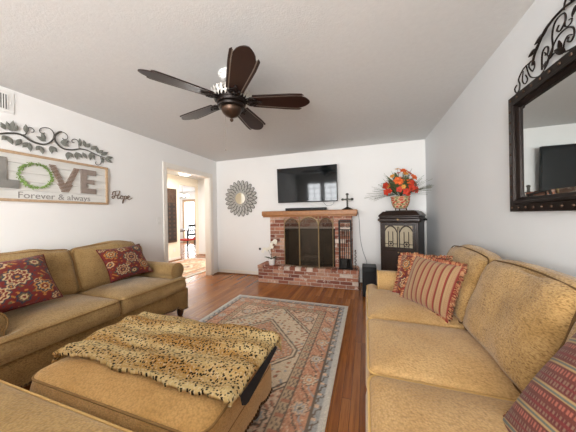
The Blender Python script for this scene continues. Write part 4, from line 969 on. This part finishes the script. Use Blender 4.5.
for k in range(3): a = 2 * PI * k / 3 - .5; m.tube([(.075 * math.cos(a), .075 * math.sin(a), .05), (.09 * math.cos(a), .09 * math.sin(a), 0.003)], .008, 6, col=tuple(hx('#4a2f22')))
m.build('vase', 'fringe', fv)
rs = random.Random(12)
def flower(p, d, s, mat, npet=6):
    m = MB(); q = Vector(d).to_track_quat('Z', 'Y').to_matrix().to_4x4(); q.translation = Vector(p)
    for k in range(npet):
        a = 2 * PI * k / npet; m.leaf((0, 0, 0), (s * math.cos(a), s * math.sin(a), s * .35), s * .85, up=(0, 0, 1), curl=-.25, th=.002, fold=.2, pw=.55, m=q)
        a += PI / npet; m.leaf((0, 0, .004), (s * .6 * math.cos(a), s * .6 * math.sin(a), s * .45), s * .5, up=(0, 0, 1), curl=-.1, th=.002, fold=.2, pw=.55, m=q)
    m.ball((0, 0, s * .22), s * .15, 6, 4, m=q); m.build('flower', mat, fv)
FS = .62
FL = [((-.20, -.10, .27), .085, 'petal_rd'), ((-.21, -.08, .37), .09, 'petal_rd'), ((-.05, -.20, .42), .10, 'petal_or'), ((.13, -.17, .31), .10, 'petal_rd'), ((.20, -.08, .29), .085, 'petal_rd'), ((.17, -.10, .47), .09, 'petal_or'), ((.03, -.12, .57), .085, 'petal_or'), ((.10, -.17, .40), .07, 'petal_or'), ((-.03, -.16, .30), .075, 'petal_rd'), ((-.12, -.12, .50), .06, 'petal_ye'), ((.20, -.02, .38), .07, 'petal_rd'), ((-.03, .02, .62), .07, 'petal_ye'), ((.12, .02, .56), .075, 'petal_or'), ((.0, .14, .45), .09, 'petal_or'), ((-.16, .12, .38), .08, 'petal_rd'), ((.02, -.20, .33), .05, 'petal_ye')]
FL += [((p[0] * .75 + rs.uniform(-.06, .06), p[1] * .9 + rs.uniform(-.05, .03), p[2] + rs.uniform(-.07, .06)), s * .8, rs.choice(('petal_or', 'petal_rd', 'petal_rd', 'petal_ye', 'petal_or'))) for p, s, mt in FL]
for p, s, mt in FL: flower((p[0], p[1], p[2] + .01), (p[0], p[1] - .10, p[2] - .30), s * FS, mt, rs.choice((5, 6)))
m = MB()
for p, s, mt in FL: m.tube(smoothpts([(0, 0, .19), (p[0] * .4, p[1] * .4, (p[2] + .19) / 2 + .02), (p[0], p[1], p[2] + .01)], 3), .003, 4)
m.build('flower_stems', 'leaf', fv)
m = MB()
for k in range(90):
    a = rs.uniform(0, 2 * PI); el = rs.uniform(.1, 1.35); l_ = rs.uniform(.14, .30); p = Vector((.11 * math.cos(a), .11 * math.sin(a), .26 + rs.uniform(0, .18))); d = Vector((math.cos(a) * math.cos(el), math.sin(a) * math.cos(el), math.sin(el)))
    m.leaf(p, p + d * l_ * .6, rs.uniform(.03, .055), up=(0, 0, 1), curl=-.15, fold=.2)
m.build('foliage', 'grass', fv)
m = MB()
for a, el, l_ in ((178, 8, .42), (190, -4, .36), (172, 25, .36), (200, 40, .3), (205, 60, .32), (2, 30, .42), (-8, 20, .42), (8, 12, .36), (-20, 45, .36), (160, 70, .40), (100, 80, .42), (20, 75, .42), (60, 62, .4), (-50, 15, .34), (130, 45, .36)):
    ar, e_ = math.radians(a), math.radians(el); d = Vector((math.cos(ar) * math.cos(e_), math.sin(ar) * math.cos(e_), math.sin(e_)))
    for h in range(5):
        dd = (d + Vector((rs.uniform(-.12, .12), rs.uniform(-.12, .12), rs.uniform(-.12, .12)))).normalized(); p0 = Vector((dd.x * .08, dd.y * .08, .24)); p1 = p0 + dd * l_ * rs.uniform(.8, 1.05)
        if (fv.matrix_basis @ p1).x > .92 or (fv.matrix_basis @ p1).y > 4.27: continue
        m.leaf(p0, p1, .018, up=(0, 0, 1), curl=-.12, th=.002, n=8, fold=.1)
m.build('grass_sprigs', 'grass', fv)

# ================================================================= THINGS ON THE LEFT WALL  (local x -> world +y, local -y -> out of the wall)
LW = PI / 2
def lwall(name, label, cat, y, z, x=XL + .002): return empty(name, label, cat, (x, y, z), LW)
sg = lwall('word_sign', 'whitewashed plank sign reading LOVE Forever & always in oak frame', 'sign', 1.535, 1.635)
SW, SH = .485, .232
m = MB(); npl = 5
for k in range(npl):
    z0 = -SH + .02 + k * (2 * SH - .04) / npl; m.box(-SW + .02, SW - .02, -.018, -.004, z0 + .003, z0 + (2 * SH - .04) / npl - .0015)
m.box(-SW + .02, SW - .02, -.006, 0, -SH + .02, SH - .02); m.build('planks', 'plank', sg, smooth=0)
m = MB(); fw = .024; m.box(-SW, SW, -.034, 0, SH - fw, SH); m.box(-SW, SW, -.034, 0, -SH, -SH + fw); m.box(-SW, -SW + fw, -.034, 0, -SH + fw, SH - fw); m.box(SW - fw, SW, -.034, 0, -SH + fw, SH - fw)
m.build('frame', 'oak_frame', sg, bevel=.003)
def SP(y, z): return ((y - 1.55) * .985, z - 1.635)
Lz0, Lz1 = 1.522, 1.80
m = MB(); m.prism([SP(*p) for p in ((1.09, Lz0), (1.245, Lz0), (1.245, 1.60), (1.165, 1.60), (1.165, Lz1), (1.09, Lz1))], -.034, -.018); m.build('letter_L', 'zinc', sg, smooth=0, bevel=.002)
m = MB()
for k in range(19):
    z = Lz0 + k * (Lz1 - Lz0) / 19; t_ = k / 18; zc = z + (Lz1 - Lz0) / 38; h = (Lz1 - Lz0) / 19 * .62
    yc = 1.600; sp = .115 * t_; w_ = .052
    if t_ < .32: a, b = SP(yc - sp - .022 - .01, z), SP(yc + sp + .022 + .01, z + h); m.box(a[0], b[0], -.034, -.018, a[1], b[1])
    else:
        for s_ in (-1, 1): c_ = yc + s_ * (sp - .008); a, b = SP(c_ - w_ / 2, z), SP(c_ + w_ / 2, z + h); m.box(a[0], b[0], -.034, -.018, a[1], b[1])
m.build('letter_V', 'rust_slat', sg, smooth=0)
m = MB(); m.prism([SP(*p) for p in ((1.745, Lz0), (1.905, Lz0), (1.905, Lz0 + .06), (1.805, Lz0 + .06), (1.805, 1.635), (1.885, 1.635), (1.885, 1.685), (1.805, 1.685), (1.805, Lz1 - .06), (1.905, Lz1 - .06), (1.905, Lz1), (1.745, Lz1))], -.034, -.018); m.build('letter_E', 'taupe', sg, smooth=0, bevel=.002)
m = MB(); cy_, cz_ = SP(1.365, 1.66); rs = random.Random(5)
m.tube([(cy_ + .118 * math.cos(a), -.026, cz_ + .118 * math.sin(a)) for a in np.linspace(0, 2 * PI, 40, endpoint=False)], .004, 6, closed=True)
for k in range(260):
    a = rs.uniform(0, 2 * PI); r = .118 + rs.uniform(-.012, .012); p = Vector((cy_ + r * math.cos(a), -.028 + rs.uniform(-.008, .004), cz_ + r * math.sin(a))); th_ = a + PI / 2 + rs.uniform(-1.2, 1.2)
    m.leaf(p, p + Vector((math.cos(th_) * .019, rs.uniform(-.010, .0), math.sin(th_) * .019)), .0075, up=(0, -1, 0), n=3, fold=.1, th=.001)
m.build('wreath_O', 'wreath', sg)
def text_mesh(name, txt, size, parent, mat, loc, depth=.002, spacing=1.0):
    cu = bpy.data.curves.new('tmp', 'FONT'); cu.body = txt; cu.size = size; cu.extrude = depth; cu.align_x = 'LEFT'; cu.space_character = spacing
    ob = bpy.data.objects.new('tmp', cu); C.objects.link(ob); dg = bpy.context.evaluated_depsgraph_get(); me = bpy.data.meshes.new_from_object(ob.evaluated_get(dg)); bpy.data.objects.remove(ob)
    me.name = name; me.materials.clear(); me.materials.append(MT[mat]); o = bpy.data.objects.new(name, me); C.objects.link(o); o.parent = parent; o.location = loc; o.rotation_euler = (PI / 2, 0, 0); return o
a, b = SP(1.235, 1.437); text_mesh('lettering', 'Forever & always', .086, sg, 'ink', (a, -.0195, b), .0015, 1.0)
# Hope word ornament: script strokes bent from metal
hp = lwall('word_ornament', 'small brown metal script word Hope on the wall right of the sign', 'wall decoration', 2.08, 1.475)
m = MB(); y_ = -.010
def stroke(pts, r=.0045): m.tube(smoothpts([(a, y_, b) for a, b in pts], 4), r, 6)
stroke([(.0, .055), (.012, .095), (.04, .10), (.035, .05), (.015, .012), (-.002, .02), (.006, .04), (.05, .05), (.09, .065)]); stroke([(.10, .115), (.082, .07), (.066, .03), (.075, .01), (.095, .02)]); stroke([(.035, .10), (.06, .112), (.10, .115)], .0035)
stroke([(.095, .02), (.112, .05), (.132, .052), (.138, .030), (.12, .012), (.105, .022), (.110, .045), (.135, .048), (.155, .05)]); stroke([(.162, .055), (.15, .0), (.138, -.045), (.130, -.03), (.15, .02), (.17, .055), (.188, .045), (.182, .018), (.16, .014)])
stroke([(.182, .018), (.205, .03), (.225, .048), (.218, .062), (.203, .05), (.204, .02), (.222, .008), (.245, .02), (.268, .035)]); m.build('script', 'brown_script', hp)
# HVAC vent and switch
vt = lwall('air_vent', 'white louvred air return grille high on the left wall', 'vent', 1.01, 2.31)
m = MB(); m.box(-.21, .21, -.006, 0, -.095, .095); m.build('plate', 'white_plastic', vt, bevel=.002)
m = MB(); m.box(-.17, .17, -.0075, -.0055, -.066, .066); m.build('duct_shade_sheet', 'grey_dark', vt, smooth=0)  # flat grey sheet on the plate, painted as the shade behind the louvres
m = MB()
for k in range(22): x = -.165 + k * .0157; m.box(x - .003, x + .003, -.013, -.006, -.066, .066)
m.box(.185, .189, -.014, -.006, -.02, .01); m.build('louvres', 'white_plastic', vt, smooth=0)
lsw = lwall('light_switch', 'white light switch plate beside the doorway', 'light switch', 2.785, 1.175)
m = MB(); m.box(-.036, .036, -.006, 0, -.058, .058); m.build('plate', 'white_plastic', lsw, bevel=.002)
m = MB(); m.box(-.006, .006, -.016, -.006, -.006, .012); m.build('toggle', 'white_plastic', lsw, bevel=.001)
# metal leaf vine over the sign
vn = lwall('metal_leaf_vine', 'grey green metal scrolling leaf vine above the word sign', 'wall decoration', 1.5, 1.98)
def VP(p, y=-.012): return (p[0] - 1.5, y, p[1] - 1.98)
stem = [(0.93, 1.975), (.99, 1.965), (1.06, 1.982), (1.128, 2.003), (1.17, 2.023), (1.229, 2.039), (1.275, 2.033), (1.314, 2.006), (1.364, 1.99), (1.416, 1.991), (1.461, 2.018), (1.494, 2.064), (1.504, 2.116), (1.491, 2.154), (1.463, 2.171), (1.427, 2.165), (1.398, 2.143), (1.391, 2.114), (1.408, 2.099), (1.431, 2.112)]
stem2 = [(1.431, 2.098), (1.41, 2.11)]
A_ = [(1.573, 2.105), (1.586, 2.092), (1.609, 2.101), (1.621, 2.131), (1.606, 2.158), (1.580, 2.168), (1.552, 2.164), (1.529, 2.139), (1.509, 2.099), (1.513, 2.058), (1.535, 2.022), (1.560, 2.000), (1.599, 1.990), (1.665, 2.002), (1.734, 2.030), (1.807, 2.031), (1.883, 2.010), (1.952, 1.995), (2.024, 1.989)]
m = MB(); S1 = smoothpts([VP(p) for p in stem], 4); m.tube(S1, [.004 + .005 * math.sin(PI * min(1, i / len(S1) * 1.4)) for i in range(len(S1))], 6); S2 = smoothpts([VP(p, -.014) for p in A_], 4); m.tube(S2, [.0035 + .005 * math.sin(PI * i / len(S2)) * (i > len(S2) * .3) for i in range(len(S2))], 6)
for cpts in ([(1.287, 2.04), (1.308, 2.115), (1.332, 2.128), (1.349, 2.111), (1.344, 2.09), (1.328, 2.085)], [(1.724, 2.035), (1.715, 2.11), (1.686, 2.128), (1.658, 2.108), (1.661, 2.086), (1.68, 2.086)], [(1.946, 1.994), (1.957, 1.935), (1.945, 1.901), (1.915, 1.882), (1.891, 1.896), (1.899, 1.920)], [(1.236, 2.036), (1.283, 2.045), (1.30, 2.07)]):
    m.tube(smoothpts([VP(p, -.013) for p in cpts], 4), .0038, 5)
m.build('stem', 'iron_stem', vn)
LV = [((1.192, 2.051), (1.164, 2.121)), ((1.199, 2.049), (1.204, 2.141)), ((1.207, 2.056), (1.23, 2.108)), ((1.159, 2.051), (1.129, 2.102)), ((1.295, 2.064), (1.288, 2.14)), ((1.17, 1.996), (1.134, 1.954)), ((1.17, 1.996), (1.198, 1.93)), ((1.259, 1.997), (1.22, 1.926)), ((1.306, 1.978), (1.266, 1.922)), ((1.314, 1.981), (1.317, 1.897)), ((1.394, 1.969), (1.359, 1.919)), ((1.402, 1.966), (1.406, 1.893)), ((1.439, 2.029), (1.365, 2.053)), ((1.43, 2.033), (1.404, 2.101)), ((1.475, 1.992), (1.478, 1.915)), ((1.479, 1.993), (1.521, 1.944)),
      ((1.555, 2.054), (1.623, 2.086)), ((1.555, 2.054), (1.622, 2.029)), ((1.735, 2.06), (1.728, 2.141)), ((1.791, 2.064), (1.766, 2.135)), ((1.797, 2.065), (1.83, 2.117)), ((1.84, 2.052), (1.902, 2.107)), ((1.918, 2.028), (1.902, 2.1)), ((1.923, 2.03), (1.971, 2.074)), ((1.952, 2.011), (2.025, 2.062)), ((1.617, 1.964), (1.611, 1.883)), ((1.622, 1.966), (1.664, 1.918)), ((1.694, 1.984), (1.697, 1.903)), ((1.699, 1.985), (1.748, 1.932)), ((1.759, 1.998), (1.793, 1.936)), ((1.839, 2.015), (1.827, 1.926)), ((1.844, 2.016), (1.877, 1.943)), ((1.964, 1.988), (1.969, 1.918)), ((2.0, 1.984), (2.081, 2.016)), ((2.0, 1.977), (2.074, 1.947)),
      ((1.09, 1.97), (1.06, 1.90)), ((1.03, 1.99), (1.00, 2.06)), ((1.05, 1.99), (1.07, 2.06)), ((.97, 1.95), (.93, 1.89)), ((.95, 1.98), (.89, 2.02))]
for a, b in LV:
    m = MB(); w_ = .040 if math.dist(a, b) > .05 else .032; b = (a[0] + (b[0] - a[0]) * 1.1, a[1] + (b[1] - a[1]) * 1.1)
    m.leaf(VP(a, -.012), VP(b, -.024), w_, up=(0, -1, 0), fold=.22, th=.003, n=8, pw=1.1); m.build('leaf', 'green_grey', vn)

# ================================================================= MIRROR ON THE RIGHT WALL (local x -> world -y, local -y -> into the room)
mr = empty('wall_mirror', 'large dark bronze framed mirror with studs on the right wall', 'mirror', (XR - .006, 1.315, 1.60), -PI / 2)
MW, MH = .60, .37
def frame_ring(w0, h0, w1, h1, y0, y1):
    vs = []
    for w_, h_, y in ((w0, h0, .0), (w0, h0, y0), (w1, h1, y1), (w1, h1, 0)): vs += [(-w_, y, -h_), (w_, y, -h_), (w_, y, h_), (-w_, y, h_)]
    return vs, [(k * 4 + i, k * 4 + (i + 1) % 4, ((k + 1) % 4) * 4 + (i + 1) % 4, ((k + 1) % 4) * 4 + i) for k in range(4) for i in range(4)]
m = MB(); m.add(*frame_ring(MW, MH, MW - .05, MH - .05, -.030, -.034)); m.add(*frame_ring(MW - .05, MH - .05, MW - .068, MH - .068, -.042, -.042)); m.add(*frame_ring(MW - .068, MH - .068, MW - .088, MH - .088, -.030, -.016))
m.build('frame', 'bronze', mr, smooth=0, bevel=.003)
m = MB()
for k in range(18):
    x = -MW + .03 + k * (2 * MW - .06) / 17
    for z in (-MH + .025, MH - .025): m.ball((x, -.034, z), (.009, .006, .009), 8, 5)
for k in range(1, 10):
    z = -MH + .025 + k * (2 * MH - .05) / 10
    for x in (-MW + .025, MW - .025): m.ball((x, -.034, z), (.009, .006, .009), 8, 5)
m.build('studs', 'bronze_lt', mr)
m = MB(); iw, ih = MW - .085, MH - .085; bw = .028
vs = [(-iw, -.010, -ih), (iw, -.010, -ih), (iw, -.010, ih), (-iw, -.010, ih), (-iw + bw, -.014, -ih + bw), (iw - bw, -.014, -ih + bw), (iw - bw, -.014, ih - bw), (-iw + bw, -.014, ih - bw), (-iw, -.004, -ih), (iw, -.004, -ih), (iw, -.004, ih), (-iw, -.004, ih)]
m.add(vs, [(4, 5, 6, 7)] + [(i, (i + 1) % 4, 4 + (i + 1) % 4, 4 + i) for i in range(4)] + [(8 + i, i, (i + 1) % 4, 8 + (i + 1) % 4)[::-1] for i in range(4)] + [(11, 10, 9, 8)]); m.build('mirror_glass', 'mirror', mr, smooth=0)
# wrought iron crest above the mirror: right half as seen, other half its reflection
cs = empty('iron_scroll_crest', 'dark wrought iron scroll crest with leaves above the mirror', 'wall decoration', (XR - .004, 1.325, 1.972), -PI / 2)
CR = [([(1.881, 2.039), (1.902, 2.023), (1.885, 1.992), (1.858, 1.995), (1.850, 2.03), (1.862, 2.061), (1.843, 2.085), (1.802, 2.105), (1.739, 2.103)], .006), ([(1.816, 2.09), (1.825, 2.036), (1.800, 2.004), (1.778, 2.020), (1.795, 2.055)], .005),
      ([(1.741, 2.047), (1.764, 2.085), (1.750, 2.108), (1.720, 2.090), (1.717, 2.057), (1.735, 2.04)], .005), ([(1.789, 2.109), (1.76, 2.03), (1.71, 1.992), (1.663, 1.986), (1.62, 2.014), (1.61, 2.045), (1.639, 2.086)], .005),
      ([(1.735, 2.075), (1.720, 2.12), (1.692, 2.149), (1.658, 2.183), (1.639, 2.197), (1.579, 2.215), (1.508, 2.215), (1.44, 2.20)], .009), ([(1.66, 2.005), (1.657, 2.085), (1.635, 2.110), (1.612, 2.095), (1.618, 2.065), (1.634, 2.07)], .006),
      ([(1.640, 2.00), (1.602, 2.05), (1.570, 2.09), (1.535, 2.109), (1.489, 2.105), (1.458, 2.081), (1.453, 2.048), (1.470, 2.028), (1.490, 2.042), (1.482, 2.058)], .006), ([(1.60, 2.03), (1.582, 2.07), (1.585, 2.131), (1.575, 2.174), (1.552, 2.196), (1.508, 2.190), (1.500, 2.151), (1.531, 2.123), (1.553, 2.140), (1.540, 2.157)], .006),
      ([(1.50, 2.165), (1.505, 2.127), (1.489, 2.111), (1.469, 2.113), (1.464, 2.129), (1.48, 2.135)], .005), ([(1.508, 2.205), (1.503, 2.235), (1.486, 2.255), (1.463, 2.250), (1.458, 2.230), (1.474, 2.224)], .006),
      ([(1.64, 2.02), (1.602, 2.032), (1.564, 2.037), (1.504, 2.00), (1.435, 1.985)], .006), ([(1.516, 2.005), (1.511, 2.045), (1.49, 2.066), (1.466, 2.055)], .005), ([(1.42, 2.00), (1.40, 2.10), (1.37, 2.16), (1.345, 2.20)], .006), ([(1.44, 2.20), (1.40, 2.25), (1.345, 2.28)], .007)]
CL = [((1.50, 2.00), (1.55, 2.04)), ((1.53, 2.025), (1.52, 2.07)), ((1.60, 2.215), (1.655, 2.155)), ((1.63, 2.19), (1.69, 2.165)), ((1.68, 2.165), (1.70, 2.10)), ((1.46, 2.20), (1.43, 2.26)), ((1.44, 2.17), (1.44, 2.12)), ((1.43, 2.21), (1.40, 2.18)), ((1.70, 2.15), (1.742, 2.13)), ((1.645, 2.02), (1.60, 2.005)), ((1.36, 2.20), (1.345, 2.27))]
m = MB()
for s_ in (1, -1):
    for pts, r in CR: m.tube(smoothpts([(-s_ * (p[0] - 1.345), -.012, p[1] - 1.975) for p in pts], 4), r * .68, 6)
m.box(-.55, .55, -.014, -.004, -.004, .012); m.build('scrollwork', 'bronze', cs)
for s_ in (1, -1):
    for a, b in CL:
        m = MB(); m.leaf((-s_ * (a[0] - 1.345), -.014, a[1] - 1.975), (-s_ * (b[0] - 1.345), -.026, b[1] - 1.975), .034, up=(0, -1, 0), fold=.3, th=.004, n=6, pw=.7); m.build('leaf', 'bronze', cs)

# ================================================================= HALL AND DINING ROOM FURNITURE
pq = empty('carved_wall_panel', 'tall dark carved panel hanging on the cream hall wall', 'wall art', (-5.198, 5.07, 1.28), PI / 2)
m = MB(); m.box(-.19, .19, -.03, 0, -.76, .76); m.build('frame', 'carved', pq, bevel=.006); m = MB(); m.box(-.15, .13, -.045, -.028, -.70, .36); m.build('dark_inset', 'carved_dark', pq, bevel=.004)
m = MB()
for k in range(9):
    for s_ in (-1, 1): m.ball((s_ * .08, -.04, -.62 + k * .115), (.045, .012, .04), 8, 5)
for k in range(5): m.ball((-.13 + k * .065, -.03, .55 + .06 * math.sin(k * 1.5)), (.04, .018, .08), 8, 5)
m.build('carving', 'carved', pq)
ol = empty('wall_outlet', 'small white outlet low on the cream hall wall', 'outlet', (-5.198, 5.18, .30), PI / 2); m = MB(); m.box(-.035, .035, -.006, 0, -.057, .057); m.build('plate', 'white_plastic', ol, bevel=.002)
dt = empty('dining_table', 'dark dining table in the bright room beyond the hall', 'dining table', (-6.75, 7.15, 0)); m = MB(); m.box(-.5, .5, -.8, .8, .71, .75); m.build('tabletop', 'wood_dark', dt, bevel=.006)
for sx in (-1, 1):
    for sy in (-1, 1): m = MB(); m.tube([(sx * .43, sy * .72, 0), (sx * .43, sy * .72, .71)], [.025, .035], 8); m.build('leg', 'wood_dark', dt)
def dchair(label, loc, rz):
    c = empty('dining_chair', label, 'chair', loc, rz, group=None)
    m = MB(); m.box(-.22, .22, -.21, .21, .43, .48); m.build('seat', 'red_fabric', c, bevel=.015)
    for sx in (-1, 1):
        m = MB(); m.tube([(sx * .19, -.18, 0), (sx * .19, -.18, .43)], [.015, .02], 8); m.build('leg', 'chair_black', c)
        m = MB(); m.tube([(sx * .19, .20, 0), (sx * .19, .19, .45), (sx * .19, .24, .98)], .018, 8); m.build('leg', 'chair_black', c)
    m = MB(); m.box(-.2, .2, .20, .225, .60, .66); m.box(-.2, .2, .22, .245, .90, .98)
    for k in range(3): x = -.1 + k * .1; m.tube([(x, .215, .64), (x, .235, .92)], .01, 6)
    m.build('backrest', 'chair_black', c); return c
dchair('red seated dark dining chair nearest the hall opening', (-5.86, 6.42, 0), -1.57)
dchair('red seated dark dining chair farther along the table, behind the nearest one', (-5.95, 7.25, 0), -1.57)
ch = empty('chandelier', 'white chandelier hanging above the dining table', 'chandelier', (-6.55, 6.95, 2.0)); m = MB(); m.tube([(0, 0, .0), (0, 0, .44)], .008, 6)
for k in range(6): a = k * PI / 3; m.tube(smoothpts([(0, 0, .0), (.1 * math.cos(a), .1 * math.sin(a), -.06), (.2 * math.cos(a), .2 * math.sin(a), .0)], 4), .007, 5)
m.build('arms', 'silver_old', ch)
for k in range(6): a = k * PI / 3; m = MB(); m.lathe([(.02, 0), (.045, .03), (.05, .08)], 12, m=Matrix.Translation((.2 * math.cos(a), .2 * math.sin(a), 0))); m.build('shade', 'glow', ch)
hl = empty('hall_ceiling_light', 'white flush ceiling light in the hall beyond the doorway', 'ceiling light', (-4.6, 5.0, H)); m = MB(); m.lathe([(.05, -.09), (.14, -.07), (.17, -.03), (.17, -.02)], 24); m.build('shade', 'glow', hl); m = MB(); m.lathe([(.18, -.02), (.18, 0)], 24); m.build('rim', 'white_plastic', hl)
